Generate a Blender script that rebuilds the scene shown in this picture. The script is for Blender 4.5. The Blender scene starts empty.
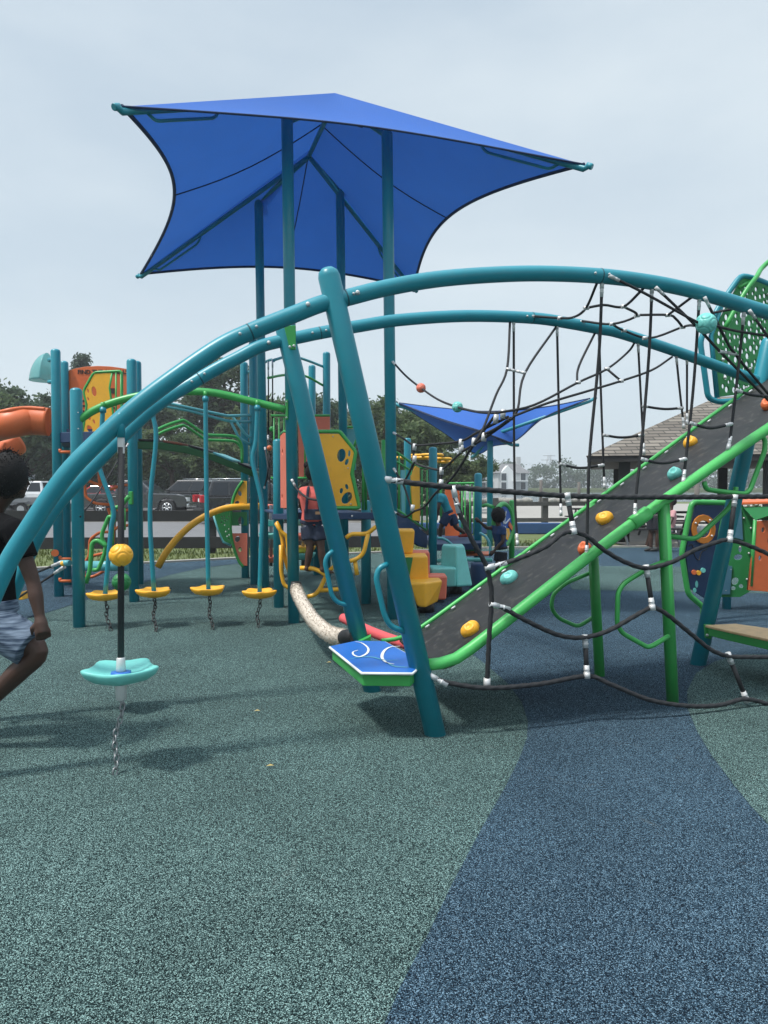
import bpy, bmesh, math, random
from mathutils import Vector, Matrix
random.seed(7)
scn = bpy.context.scene
COL = scn.collection
R = math.radians
# ------------------------------------------------------------------ camera, sky, sun, exposure
F, H, HOR = 740.0, 1.5, 487.0
PITCH = math.atan((512 - HOR) / F)
cam = bpy.data.cameras.new('camera'); camo = bpy.data.objects.new('camera', cam); COL.objects.link(camo)
camo.location = (0, 0, H); camo.rotation_euler = (R(90) - PITCH, 0, 0)
cam.sensor_fit = 'VERTICAL'; cam.sensor_height = 36.0; cam.lens = 36.0 * F / 1024
cam.clip_start = 0.05; cam.clip_end = 6000
scn.camera = camo
SUN_EL, SUN_AZ = 62.0, (-0.9, -0.42)          # high, from the front left, behind thin cloud
w = bpy.data.worlds.new('World'); scn.world = w; w.use_nodes = True
nt = w.node_tree; nt.nodes.clear()
def wn(t): return nt.nodes.new(t)
out = wn('ShaderNodeOutputWorld'); bg = wn('ShaderNodeBackground'); bg.inputs[1].default_value = 0.1
sky = wn('ShaderNodeTexSky'); sky.sky_type = 'NISHITA'; sky.sun_disc = False
sky.sun_elevation = R(SUN_EL); sky.sun_rotation = math.atan2(SUN_AZ[0], SUN_AZ[1])
sky.air_density = 1.0; sky.dust_density = 2.0
tc = wn('ShaderNodeTexCoord'); mp = wn('ShaderNodeMapping'); mp.inputs['Scale'].default_value = (1.0, 1.0, 2.6)
mp.inputs['Location'].default_value = (3.1, 0.4, 0.2)
n1 = wn('ShaderNodeTexNoise'); n1.inputs['Scale'].default_value = 1.5; n1.inputs['Detail'].default_value = 6; n1.inputs['Roughness'].default_value = .5
cr = wn('ShaderNodeValToRGB'); cr.color_ramp.elements[0].position = .36; cr.color_ramp.elements[1].position = .64
cr.color_ramp.elements[0].color = (3.1, 3.72, 4.3, 1); cr.color_ramp.elements[1].color = (4.35, 4.85, 5.15, 1)
sx = wn('ShaderNodeSeparateXYZ'); hr = wn('ShaderNodeMapRange'); hr.inputs[1].default_value = -.02; hr.inputs[2].default_value = .55; hr.inputs[3].default_value = 1; hr.inputs[4].default_value = 0
mh = wn('ShaderNodeMix'); mh.data_type = 'RGBA'; mh.inputs[7].default_value = (4.1, 4.7, 5.0, 1)
mr = wn('ShaderNodeMath'); mr.operation = 'MULTIPLY'; mr.inputs[1].default_value = .6
mx = wn('ShaderNodeMix'); mx.data_type = 'RGBA'; mx.inputs[0].default_value = .93
L = nt.links.new
L(tc.outputs['Generated'], mp.inputs[0]); L(mp.outputs[0], n1.inputs[0]); L(n1.outputs[0], cr.inputs[0])
L(tc.outputs['Generated'], sx.inputs[0]); L(sx.outputs[2], hr.inputs[0]); L(hr.outputs[0], mr.inputs[0]); L(mr.outputs[0], mh.inputs[0])
L(cr.outputs[0], mh.inputs[6]); L(sky.outputs[0], mx.inputs[6]); L(mh.outputs[2], mx.inputs[7])
zr = wn('ShaderNodeMapRange'); zr.interpolation_type = 'SMOOTHSTEP'; zr.inputs[1].default_value = .58; zr.inputs[2].default_value = .95; zr.inputs[3].default_value = 1; zr.inputs[4].default_value = 2.4
zm = wn('ShaderNodeVectorMath'); zm.operation = 'SCALE'; L(sx.outputs[2], zr.inputs[0]); L(mx.outputs[2], zm.inputs[0]); L(zr.outputs[0], zm.inputs['Scale'])   # overcast: the zenith is brighter than the horizon
L(zm.outputs[0], bg.inputs[0]); L(bg.outputs[0], out.inputs[0])
sl = bpy.data.lights.new('sun', 'SUN'); sl.energy = 2.1; sl.angle = R(6); sl.color = (1, .96, .9)
so = bpy.data.objects.new('sun', sl); COL.objects.link(so); so.location = (-30, -20, 60)
sd = Vector((SUN_AZ[0], SUN_AZ[1], 0)).normalized() * math.cos(R(SUN_EL)) + Vector((0, 0, math.sin(R(SUN_EL))))
so.rotation_euler = sd.to_track_quat('Z', 'Y').to_euler()
vs = scn.view_settings; vs.view_transform = 'Standard'; vs.look = 'None'; vs.exposure = 0.86; vs.gamma = 1; vs.use_curve_mapping = False

# ------------------------------------------------------------------ measuring helpers (photo pixel + depth -> metres)
def ray(px, py):
    x, y = (px - 384) / F, (512 - py) / F
    return Vector((x, math.cos(PITCH) + y * math.sin(PITCH), -math.sin(PITCH) + y * math.cos(PITCH)))
def P(px, py, Y):
    d = ray(px, py); return Vector((0, 0, H)) + d * (Y / d.y)
def G(px, py, z=0.0):
    d = ray(px, py); return Vector((0, 0, H)) + d * ((z - H) / d.z)
def zat(py, Y): return P(384, py, Y).z
def lerp(a, b, t): return a + (b - a) * t
# ------------------------------------------------------------------ materials
MATS = {}
def mat(name, col, rough=.5, var=.08, scale=6, bump=0, bscale=200, metal=0, spec=.5, coat=0, trans=0, dirt=0):
    m = bpy.data.materials.new(name); m.use_nodes = True; MATS[name] = m
    t = m.node_tree; b = t.nodes['Principled BSDF']
    b.inputs['Roughness'].default_value = rough; b.inputs['Metallic'].default_value = metal
    b.inputs['Specular IOR Level'].default_value = spec; b.inputs['Coat Weight'].default_value = coat
    c = t.nodes.new('ShaderNodeTexCoord'); n = t.nodes.new('ShaderNodeTexNoise')
    n.inputs['Scale'].default_value = scale; n.inputs['Detail'].default_value = 5; n.inputs['Roughness'].default_value = .65
    t.links.new(c.outputs['Object'], n.inputs[0])
    r = t.nodes.new('ShaderNodeValToRGB'); r.color_ramp.elements[0].position = .3; r.color_ramp.elements[1].position = .72
    r.color_ramp.elements[0].color = (*[max(0, k * (1 - var)) for k in col], 1)
    r.color_ramp.elements[1].color = (*[min(1, k * (1 + var)) for k in col], 1)
    t.links.new(n.outputs[0], r.inputs[0])
    last = r.outputs[0]
    if dirt:
        n3 = t.nodes.new('ShaderNodeTexNoise'); n3.inputs['Scale'].default_value = 17; n3.inputs['Detail'].default_value = 8
        t.links.new(c.outputs['Object'], n3.inputs[0])
        q = t.nodes.new('ShaderNodeMapRange'); q.inputs[1].default_value = .55; q.inputs[2].default_value = .8; q.inputs[4].default_value = dirt
        t.links.new(n3.outputs[0], q.inputs[0])
        x = t.nodes.new('ShaderNodeMix'); x.data_type = 'RGBA'; x.inputs[7].default_value = (.16, .15, .13, 1)
        t.links.new(q.outputs[0], x.inputs[0]); t.links.new(last, x.inputs[6]); last = x.outputs[2]
    t.links.new(last, b.inputs['Base Color'])
    q = t.nodes.new('ShaderNodeMapRange'); q.inputs[3].default_value = max(.03, rough - .1); q.inputs[4].default_value = min(1, rough + .12)
    t.links.new(n.outputs[0], q.inputs[0]); t.links.new(q.outputs[0], b.inputs['Roughness'])
    if bump:
        n2 = t.nodes.new('ShaderNodeTexNoise'); n2.inputs['Scale'].default_value = bscale
        t.links.new(c.outputs['Object'], n2.inputs[0])
        bp = t.nodes.new('ShaderNodeBump'); bp.inputs['Strength'].default_value = bump; bp.inputs['Distance'].default_value = .004
        t.links.new(n2.outputs[0], bp.inputs['Height']); t.links.new(bp.outputs[0], b.inputs['Normal'])
    if trans:
        tr = t.nodes.new('ShaderNodeBsdfTranslucent'); ms = t.nodes.new('ShaderNodeMixShader'); ms.inputs[0].default_value = trans
        t.links.new(last, tr.inputs[0]); t.links.new(b.outputs[0], ms.inputs[1]); t.links.new(tr.outputs[0], ms.inputs[2])
        t.links.new(ms.outputs[0], t.nodes['Material Output'].inputs[0])
    return m
TEAL = mat('teal_paint', (.011, .225, .29), .36, .07, 5, .05, 300, dirt=.12)
GREEN = mat('green_paint', (.045, .34, .075), .36, .08, 5, .05, 300, dirt=.1)
DGREEN = mat('dark_green_paint', (.012, .10, .03), .45, .1, 5)
GPLAS = mat('green_plastic', (.02, .20, .055), .42, .08, 5, .06, 250)
ORANGE = mat('orange_plastic', (.66, .14, .04), .42, .1, 4, .06, 250, dirt=.1)
SALMON = mat('coral_plastic', (.74, .18, .11), .45, .08, 4, .05, 250)
YELLOW = mat('yellow_plastic', (.88, .43, .028), .42, .06, 5, .05, 250, dirt=.12)
YPAINT = mat('yellow_paint', (.78, .40, .025), .36, .06, 5)
OPAINT = mat('orange_paint', (.6, .13, .03), .4, .08, 5)
AQUA = mat('aqua_plastic', (.16, .54, .49), .4, .07, 6, .05, 250, dirt=.1)
LTEAL = mat('light_teal_paint', (.10, .38, .42), .38, .06, 5)
NAVY = mat('navy_plastic', (.010, .035, .10), .5, .1, 5, .05, 250)
DECKM = mat('navy_deck', (.014, .04, .10), .6, .1, 9, .1, 150)
BLUEP = mat('blue_platform', (.02, .13, .46), .4, .08, 4, .08, 250, dirt=.15)
ROPE = mat('black_rope', (.018, .019, .022), .75, .25, 60, .6, 160)
RUBBER = mat('black_rubber', (.014, .0145, .015), .6, .5, 3.5, .25, 90, dirt=.35)
METAL = mat('silver_clamp', (.60, .60, .60), .42, .06, 12, metal=.3)
STEEL = mat('galvanised_steel', (.26, .27, .28), .45, .1, 20, metal=.9)
WHITE = mat('white_paint', (.72, .73, .72), .5, .05, 6)
BLACK = mat('black_plastic', (.012, .012, .013), .5, .2, 8)
WOOD = mat('tan_wood', (.70, .46, .24), .55, .16, 14, .15, 60)
DWOOD = mat('dark_fence_board', (.022, .022, .024), .75, .25, 7, .3, 60)
GWOOD = mat('grey_fence_board', (.085, .085, .08), .85, .25, 7, .3, 60)
FUR = mat('beige_fleece', (.58, .51, .43), .95, .06, 25, .35, 120)
PINK = mat('pink_foam', (.62, .09, .10), .8, .1, 20, .2, 200)
CONC = mat('pale_concrete', (.30, .285, .26), .9, .12, 2, .2, 60)
ASPH = mat('asphalt', (.14, .14, .145), .9, .14, 1.3, .3, 90)
BARK = mat('bark', (.07, .05, .035), .95, .3, 8, .6, 40)
def fabric(name, col, tr, ribs=420):
    m = mat(name, col, .8, .06, 1.2, trans=tr)
    t = m.node_tree; b = t.nodes['Principled BSDF']
    wv = t.nodes.new('ShaderNodeTexWave'); wv.inputs['Scale'].default_value = ribs / 40; wv.inputs['Distortion'].default_value = 1.5
    c = t.nodes.new('ShaderNodeTexCoord'); t.links.new(c.outputs['Object'], wv.inputs[0])
    bp = t.nodes.new('ShaderNodeBump'); bp.inputs['Strength'].default_value = .06; bp.inputs['Distance'].default_value = .01
    t.links.new(wv.outputs[0], bp.inputs['Height']); t.links.new(bp.outputs[0], b.inputs['Normal'])
    return m
BLUEF = fabric('blue_shade_cloth', (.032, .135, .49), .27)
HEM = mat('navy_hem_cord', (.010, .03, .09), .7)
def granules(name, cols, pos):
    m = bpy.data.materials.new(name); m.use_nodes = True; t = m.node_tree; b = t.nodes['Principled BSDF']
    c = t.nodes.new('ShaderNodeTexCoord'); v = t.nodes.new('ShaderNodeTexVoronoi'); v.inputs['Scale'].default_value = 350
    t.links.new(c.outputs['Object'], v.inputs[0])
    sp = t.nodes.new('ShaderNodeSeparateColor'); t.links.new(v.outputs['Color'], sp.inputs[0])
    r = t.nodes.new('ShaderNodeValToRGB'); r.color_ramp.interpolation = 'CONSTANT'; e = r.color_ramp.elements
    while len(e) < len(cols): e.new(.5)
    for k, (cc, pp) in enumerate(zip(cols, pos)): e[k].position = pp; e[k].color = (*cc, 1)
    t.links.new(sp.outputs[0], r.inputs[0])
    n = t.nodes.new('ShaderNodeTexNoise'); n.inputs['Scale'].default_value = .9; n.inputs['Detail'].default_value = 9; n.inputs['Roughness'].default_value = .6
    t.links.new(c.outputs['Object'], n.inputs[0])
    q = t.nodes.new('ShaderNodeMapRange'); q.inputs[1].default_value = .3; q.inputs[2].default_value = .7; q.inputs[3].default_value = .78; q.inputs[4].default_value = 1.16
    t.links.new(n.outputs[0], q.inputs[0])
    x = t.nodes.new('ShaderNodeMix'); x.data_type = 'RGBA'; x.blend_type = 'MULTIPLY'; x.inputs[0].default_value = 1
    t.links.new(r.outputs[0], x.inputs[6]); t.links.new(q.outputs[0], x.inputs[7])
    n4 = t.nodes.new('ShaderNodeTexNoise'); n4.inputs['Scale'].default_value = 3.4; n4.inputs['Detail'].default_value = 10; n4.inputs['Roughness'].default_value = .72; n4.inputs['Distortion'].default_value = 1.2
    t.links.new(c.outputs['Object'], n4.inputs[0])
    q4 = t.nodes.new('ShaderNodeMapRange'); q4.inputs[1].default_value = .60; q4.inputs[2].default_value = .78; q4.inputs[4].default_value = .38; t.links.new(n4.outputs[0], q4.inputs[0])
    x4 = t.nodes.new('ShaderNodeMix'); x4.data_type = 'RGBA'; x4.inputs[7].default_value = (.13, .135, .125, 1); t.links.new(q4.outputs[0], x4.inputs[0]); t.links.new(x.outputs[2], x4.inputs[6]); t.links.new(x4.outputs[2], b.inputs['Base Color'])
    b.inputs['Roughness'].default_value = 1; b.inputs['Specular IOR Level'].default_value = .08
    bp = t.nodes.new('ShaderNodeBump'); bp.inputs['Strength'].default_value = .7; bp.inputs['Distance'].default_value = .003; bp.invert = True
    t.links.new(v.outputs['Distance'], bp.inputs['Height']); t.links.new(bp.outputs[0], b.inputs['Normal'])
    return m
GRAN_G = granules('green_rubber_granules', [(.005, .010, .011), (.020, .040, .040), (.082, .138, .135), (.24, .37, .35)], [0, .38, .60, .84])
GRAN_B = granules('blue_rubber_granules', [(.005, .009, .015), (.014, .030, .047), (.048, .090, .128), (.16, .255, .33)], [0, .36, .61, .87])
def leafmat(name, c1, c2, c3):
    m = bpy.data.materials.new(name); m.use_nodes = True; t = m.node_tree; b = t.nodes['Principled BSDF']
    a = t.nodes.new('ShaderNodeAttribute'); a.attribute_name = 'tone'
    r = t.nodes.new('ShaderNodeValToRGB'); e = r.color_ramp.elements; e.new(.5)
    for k, cc in enumerate((c1, c2, c3)): e[k].position = k * .5; e[k].color = (*cc, 1)
    t.links.new(a.outputs['Fac'], r.inputs[0]); t.links.new(r.outputs[0], b.inputs['Base Color'])
    b.inputs['Roughness'].default_value = .65; b.inputs['Specular IOR Level'].default_value = .2
    tr = t.nodes.new('ShaderNodeBsdfTranslucent'); ms = t.nodes.new('ShaderNodeMixShader'); ms.inputs[0].default_value = .45
    t.links.new(r.outputs[0], tr.inputs[0]); t.links.new(b.outputs[0], ms.inputs[1]); t.links.new(tr.outputs[0], ms.inputs[2])
    t.links.new(ms.outputs[0], t.nodes['Material Output'].inputs[0]); return m
LEAF_D = leafmat('dark_leaves', (.045, .076, .045), (.075, .118, .064), (.12, .16, .085))
LEAF_M = leafmat('mid_leaves', (.062, .10, .048), (.10, .145, .062), (.15, .19, .085))
LEAF_P = leafmat('pine_needles', (.040, .066, .046), (.062, .095, .062), (.09, .125, .075))

# ------------------------------------------------------------------ mesh building
def catmull(pts, n=6, closed=False):
    pts = [Vector(p) for p in pts]
    if len(pts) < 3 and not closed: return pts
    o = []; N = len(pts)
    rng = range(N) if closed else range(N - 1)
    for i in rng:
        if closed: p0, p1, p2, p3 = pts[i - 1], pts[i], pts[(i + 1) % N], pts[(i + 2) % N]
        else:
            p1, p2 = pts[i], pts[i + 1]
            p0 = pts[i - 1] if i else p1 * 2 - p2
            p3 = pts[i + 2] if i + 2 < N else p2 * 2 - p1
        for k in range(n):
            t = k / n
            o.append(.5 * ((2 * p1) + (p2 - p0) * t + (2 * p0 - 5 * p1 + 4 * p2 - p3) * t * t + (3 * p1 - p0 - 3 * p2 + p3) * t ** 3))
    if not closed: o.append(pts[-1])
    return o
def fillet(pts, r, n=4, closed=False):
    pts = [Vector(p) for p in pts]; N = len(pts); o = []
    for i, p in enumerate(pts):
        if not closed and i in (0, N - 1): o.append(p); continue
        a, b = pts[i - 1] - p, pts[(i + 1) % N] - p
        d = min(r, a.length * .45, b.length * .45)
        A, B = p + a.normalized() * d, p + b.normalized() * d
        for k in range(n + 1):
            t = k / n; o.append(A * (1 - t) ** 2 + p * 2 * t * (1 - t) + B * t * t)
    return o
class MB:
    def __init__(s): s.v = []; s.f = []; s.m = []; s.s = []
    def add(s, vs, fs, mi=0, smooth=False):
        b = len(s.v); s.v += [Vector(v) for v in vs]
        for f in fs: s.f.append([b + k for k in f]); s.m.append(mi); s.s.append(smooth)
        return s
    def tube(s, pts, r, n=14, mi=0, cap=True, closed=False):
        pts = [Vector(p) for p in pts]; N = len(pts)
        rs = r if isinstance(r, (list, tuple)) else [r] * N
        vs = []; fs = []; up = None
        for i, p in enumerate(pts):
            if closed: d = pts[(i + 1) % N] - pts[i - 1]
            else: d = pts[min(i + 1, N - 1)] - pts[max(i - 1, 0)]
            if d.length < 1e-9: d = Vector((0, 0, 1))
            d.normalize()
            if up is None: up = d.orthogonal().normalized() if abs(d.z) > .95 else (Vector((0, 0, 1)) - d * d.z).normalized()
            else:
                up = up - d * up.dot(d); up = up.normalized() if up.length > 1e-6 else d.orthogonal().normalized()
            sd = d.cross(up)
            for k in range(n):
                a = 2 * math.pi * k / n; vs.append(p + (up * math.cos(a) + sd * math.sin(a)) * rs[i])
        for i in range(N if closed else N - 1):
            j = (i + 1) % N
            for k in range(n):
                k2 = (k + 1) % n; fs.append((i * n + k, i * n + k2, j * n + k2, j * n + k))
        s.add(vs, fs, mi, True)
        if cap and not closed:
            b = len(s.v) - N * n
            s.f.append([b + k for k in range(n)]); s.m.append(mi); s.s.append(False)
            s.f.append([b + (N - 1) * n + k for k in reversed(range(n))]); s.m.append(mi); s.s.append(False)
        return s
    def box(s, c, size, rot=None, mi=0):
        c = Vector(c); h = Vector(size) / 2; rot = rot or Matrix.Identity(3)
        vs = [c + rot @ Vector((x * h.x, y * h.y, z * h.z)) for x in (-1, 1) for y in (-1, 1) for z in (-1, 1)]
        return s.add(vs, [(0, 1, 3, 2), (4, 6, 7, 5), (0, 4, 5, 1), (2, 3, 7, 6), (0, 2, 6, 4), (1, 5, 7, 3)], mi)
    def ell(s, c, rad, rot=None, nu=18, nv=10, mi=0, fn=None):
        c = Vector(c); rot = rot or Matrix.Identity(3); vs = []; fs = []
        rad = Vector(rad) if not isinstance(rad, (int, float)) else Vector((rad,) * 3)
        for i in range(nv + 1):
            th = math.pi * i / nv
            for k in range(nu):
                ph = 2 * math.pi * k / nu
                d = Vector((math.sin(th) * math.cos(ph), math.sin(th) * math.sin(ph), math.cos(th)))
                q = fn(d) if fn else 1
                vs.append(c + rot @ Vector((d.x * rad.x * q, d.y * rad.y * q, d.z * rad.z * q)))
        for i in range(nv):
            for k in range(nu):
                k2 = (k + 1) % nu; fs.append((i * nu + k, (i + 1) * nu + k, (i + 1) * nu + k2, i * nu + k2))
        return s.add(vs, fs, mi, True)
    def prism(s, poly, vec, mi=0, side_mi=None):
        poly = [Vector(p) for p in poly]; vec = Vector(vec); n = len(poly)
        s.add(poly + [p + vec for p in poly], [list(range(n))[::-1], list(range(n, 2 * n))], mi)
        b = len(s.v) - 2 * n
        for k in range(n):
            s.f.append([b + k, b + (k + 1) % n, b + n + (k + 1) % n, b + n + k]); s.m.append(mi if side_mi is None else side_mi); s.s.append(False)
        return s
    def build(s, name, mats, parent=None, bevel=0, fix=True):
        me = bpy.data.meshes.new(name); o0 = wloc(parent)
        me.from_pydata([v - o0 for v in s.v], [], s.f)
        for m in (mats if isinstance(mats, (list, tuple)) else [mats]): me.materials.append(m)
        me.polygons.foreach_set('material_index', s.m); me.polygons.foreach_set('use_smooth', s.s)
        if fix:
            bm = bmesh.new(); bm.from_mesh(me); bmesh.ops.recalc_face_normals(bm, faces=bm.faces); bm.to_mesh(me); bm.free()
        return link(name, me, parent, bevel)
def wloc(o):
    v = Vector((0, 0, 0))
    while o is not None: v = v + o.location; o = o.parent
    return v
def link(name, me, parent=None, bevel=0):
    o = bpy.data.objects.new(name, me); COL.objects.link(o); o.parent = parent
    if bevel:
        b = o.modifiers.new('bevel', 'BEVEL'); b.width = bevel; b.segments = 2; b.limit_method = 'ANGLE'; b.angle_limit = R(35)
    return o
def tag(o, label=None, cat=None, group=None, kind=None):
    if label: o['label'] = label
    if cat: o['category'] = cat
    if group: o['group'] = group
    if kind: o['kind'] = kind
    return o
def thing(name, label, cat, loc, group=None):
    o = bpy.data.objects.new(name, None); o.empty_display_size = .2; COL.objects.link(o); o.location = loc
    return tag(o, label, cat, group)
def struct(name, mb, m): return tag(mb.build(name, m), kind='structure')
def kids(o): return [c for c in bpy.data.objects if c.parent == o]
def copy_tree(o, parent=None):
    c = o.copy(); COL.objects.link(c); c.parent = parent
    for ch in kids(o): copy_tree(ch, c)
    return c
def ellipse(cx, cy, a, b, rot=0, n=14):
    return [(cx + a * math.cos(t) * math.cos(rot) - b * math.sin(t) * math.sin(rot), cy + a * math.cos(t) * math.sin(rot) + b * math.sin(t) * math.cos(rot)) for t in [2 * math.pi * k / n for k in range(n)]]
def flat(name, outline, holes, m, parent, O, u, v=Vector((0, 0, 1)), th=.02, bev=.003):
    """a flat sheet with real holes: outline and holes are (u, v) metres in the plane through O"""
    cu = bpy.data.curves.new(name, 'CURVE'); cu.dimensions = '2D'; cu.fill_mode = 'BOTH'; cu.extrude = max(.0005, th / 2 - bev); cu.bevel_depth = bev; cu.offset = -bev
    for poly in [outline] + list(holes):
        sp = cu.splines.new('POLY'); sp.points.add(len(poly) - 1); sp.use_cyclic_u = True
        for k, (a, b) in enumerate(poly): sp.points[k].co = (a, b, 0, 1)
    ob = bpy.data.objects.new('tmp', cu); me = bpy.data.meshes.new_from_object(ob); bpy.data.objects.remove(ob); bpy.data.curves.remove(cu)
    return place(me, name, m, parent, O, u, v)
def place(me, name, m, parent, O, u, v):
    u = Vector(u).normalized(); v = Vector(v).normalized(); nn = u.cross(v); o0 = wloc(parent)
    for q in me.vertices: q.co = Vector(O) + u * q.co.x + v * q.co.y + nn * q.co.z - o0
    me.name = name; me.materials.clear(); me.materials.append(m)
    return link(name, me, parent)
def words(txt, size, m, parent, O, u, v=Vector((0, 0, 1)), name='lettering', th=.004, bold=0):
    cu = bpy.data.curves.new('t', 'FONT'); cu.body = txt; cu.size = size; cu.extrude = th; cu.align_x = 'LEFT'; cu.offset = bold
    ob = bpy.data.objects.new('tmp', cu); me = bpy.data.meshes.new_from_object(ob); bpy.data.objects.remove(ob)
    return place(me, name, m, parent, O, u, v)
class Plane:
    """vertical plane through the depth Y at a pixel column, with horizontal direction u"""
    def __init__(s, O, u): s.O = Vector(O); s.u = Vector(u).normalized(); s.n = s.u.cross(Vector((0, 0, 1)))
    def hit(s, px, py):
        d = ray(px, py); c = Vector((0, 0, H)); return c + d * ((s.O - c).dot(s.n) / d.dot(s.n))
    def uv(s, px, py):
        q = s.hit(px, py) - s.O; return (q.dot(s.u), q.z)
    def at(s, a, z): return s.O + s.u * a + Vector((0, 0, z))
def facing(Y, u=(1, 0, 0)): return Plane((0, Y, 0), u)
def post(parent, x, y, z1, r=.0635, m=None, z0=-.03, name='post'):
    m = m or TEAL
    pts = [(x, y, z0), (x, y, z1 - r * .55), (x, y, z1 - r * .2), (x, y, z1)]
    return MB().tube(pts, [r, r, r * .85, r * .45], 18).build(name, m, parent)
def pxpost(parent, px, Y, ytop, r=.0635, **k):
    b = P(px, ytop, Y); return post(parent, b.x, b.y, b.z, r, **k)
def bar(name, pts, r, m, parent, n=12, smooth=0):
    if smooth: pts = catmull(pts, smooth)
    return MB().tube(pts, r, n).build(name, m, parent)
def rope(parent, pts, r=.011, clamps='', n=8, sm=5, cl=.08, cr=1.3, m=None, laid=False):
    q = catmull(pts, sm)
    if laid:                                    # three twisted strands
        fine = [q[0]]
        for a, b in zip(q, q[1:]):
            k = max(1, int((b - a).length / .009)); fine += [a.lerp(b, (j + 1) / k) for j in range(k)]
        b_ = MB().tube(fine, r, 15); N = len(fine); d0 = 0
        for i in range(N):
            d0 += (fine[i] - fine[i - 1]).length if i else 0
            for k in range(15):
                v = b_.v[i * 15 + k]; b_.v[i * 15 + k] = fine[i] + (v - fine[i]) * (1 + .11 * math.cos(3 * (2 * math.pi * k / 15) + d0 * 85))
        o = b_.build('rope', m or ROPE, parent)
    else: o = MB().tube(q, r, n).build('rope', m or ROPE, parent)
    for c in clamps:
        a, b = (q[0], q[min(2, len(q) - 1)]) if c == 's' else (q[-1], q[max(-3, -len(q))])
        d = (b - a).normalized()
        k = MB().tube([a - d * .004, a + d * cl], r * cr * .86, 12); k.tube([a - d * .008, a + d * cl * .4], r * cr, 12); k.tube([a + d * cl * .62, a + d * cl * .7], r * cr * .97, 12); k.build('rope_clamp', METAL, o)
    return o
def clamp(parent, p, d, r=.02, l=.07):
    d = Vector(d).normalized(); MB().tube([Vector(p) - d * l / 2, Vector(p) + d * l / 2], r, 10).build('rope_clamp', METAL, parent)
exec_parts = []
# ================================================================== SETTING
def poly_sheet(name, pts, z, m):
    b = MB().add([(p[0], p[1], z) for p in pts], [list(range(len(pts)))]); o = struct(name, b, m)
    return o
GRASS = mat('grass_soil', (.10, .125, .04), .95, .3, 2.5, .5, 60)
poly_sheet('ground', [(-700, -150), (700, -150), (700, 900), (-700, 900)], -.024, GRASS)
MATE = [(-40, -12), (40, -12), (40, 18.4), (6.3, 18.4), (2.5, 18.0), (-3.04, 15.35), (-4.75, 14.35), (-12, 10.1), (-40, -6)]
poly_sheet('rubber_ground', MATE, 0, GRAN_G)
def gp(*pp): return [tuple(G(x, y)[:2]) for x, y in pp]
blue = gp((340, 1120), (385, 1024), (400, 988), (428, 935), (452, 885), (480, 832), (505, 788), (519, 760), (527, 738), (528, 722), (522, 703), (508, 684), (480, 660), (450, 640), (425, 615), (430, 590)) + [(1.2, 14.5), (2.2, 17.2), (6.3, 18.2), (14, 18.2), (14, 3), (6, 1.6)]
poly_sheet('blue_rubber_path', blue, .004, GRAN_B)
isl = [G(768, 826)[:2], G(750, 806)[:2], G(733, 785)[:2], G(712, 757)[:2], G(697, 732)[:2], G(688, 710)[:2], G(687, 692)[:2], G(696, 674)[:2], G(715, 662)[:2], G(745, 655)[:2], (4.2, 6.55), (5.2, 6.2), (5.6, 5), (5, 3.8), (4, 3.1), (2.9, 2.9)]
poly_sheet('green_rubber_island', [tuple(p) for p in isl], .008, GRAN_G)
poly_sheet('green_rubber_band', gp((560, 566), (572, 590), (768, 594)) + [(9, 10.6), (10.5, 13.6)] + gp((768, 568)), .008, GRAN_G)
lb = gp((-60, 640), (0, 625), (37, 616), (72, 605), (105, 594), (140, 584), (170, 575), (202, 568), (244, 563)) + [(-3.1, 15.28), (-4.75, 14.3), (-12, 10.05)]
poly_sheet('blue_rubber_corner', lb, .004, GRAN_B)
# concrete kerb edging round the rubber
kb = MB()
edge = [Vector((x, y, 0)) for x, y in [(-40, -6), (-12, 10.1), (-4.75, 14.35), (-3.04, 15.35), (2.5, 18.0), (6.3, 18.4)]]
for a, b in zip(edge, edge[1:]):
    d = (b - a).normalized(); nn = Vector((-d.y, d.x, 0)) * .16
    kb.prism([a, b, b + nn, a + nn], (0, 0, .035))
struct('kerb_edging', kb, CONC)
poly_sheet('pavilion_paving', [(6.3, 18.41), (40, 18.41), (40, 40), (4.5, 40)], .002, CONC)
poly_sheet('road', [(-120, 21), (-2, 21), (1.5, 23.2), (1.5, 30), (-2, 32), (-120, 32)], -.016, ASPH)
poly_sheet('parking_lot', [(-140, 33), (-2, 33), (3, 34), (6, 40), (6, 60), (-140, 60)], -.016, ASPH)
poly_sheet('waterfront_path', [(2, 31), (80, 41), (80, 70), (3, 66)], -.014, CONC)
def kerb(pts, h=.13, wd=.2):
    k = MB()
    for a, b in zip(pts, pts[1:]):
        a, b = Vector((*a, -.03)), Vector((*b, -.03)); d = (b - a).normalized(); nn = Vector((-d.y, d.x, 0)) * wd
        k.prism([a, b, b + nn, a + nn], (0, 0, h + .03))
    return k
struct('road_kerb', kerb([(-120, 32), (-2, 32), (1.5, 30.2)]), CONC)
mk = MB()
for x in range(-60, 6, 3): mk.add([(x, 38, -.010), (x + .1, 38, -.010), (x + .1, 43, -.010), (x, 43, -.010)], [(0, 1, 2, 3)])
struct('parking_markings', mk, WHITE)
WATER = mat('lake_water', (.10, .13, .15), .12, .1, .3, .5, 1.5)
poly_sheet('water', [(6, 76), (60, 76), (600, 76), (600, 420), (60, 300), (30, 215), (14, 160), (9, 110)], -.010, WATER)
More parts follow.
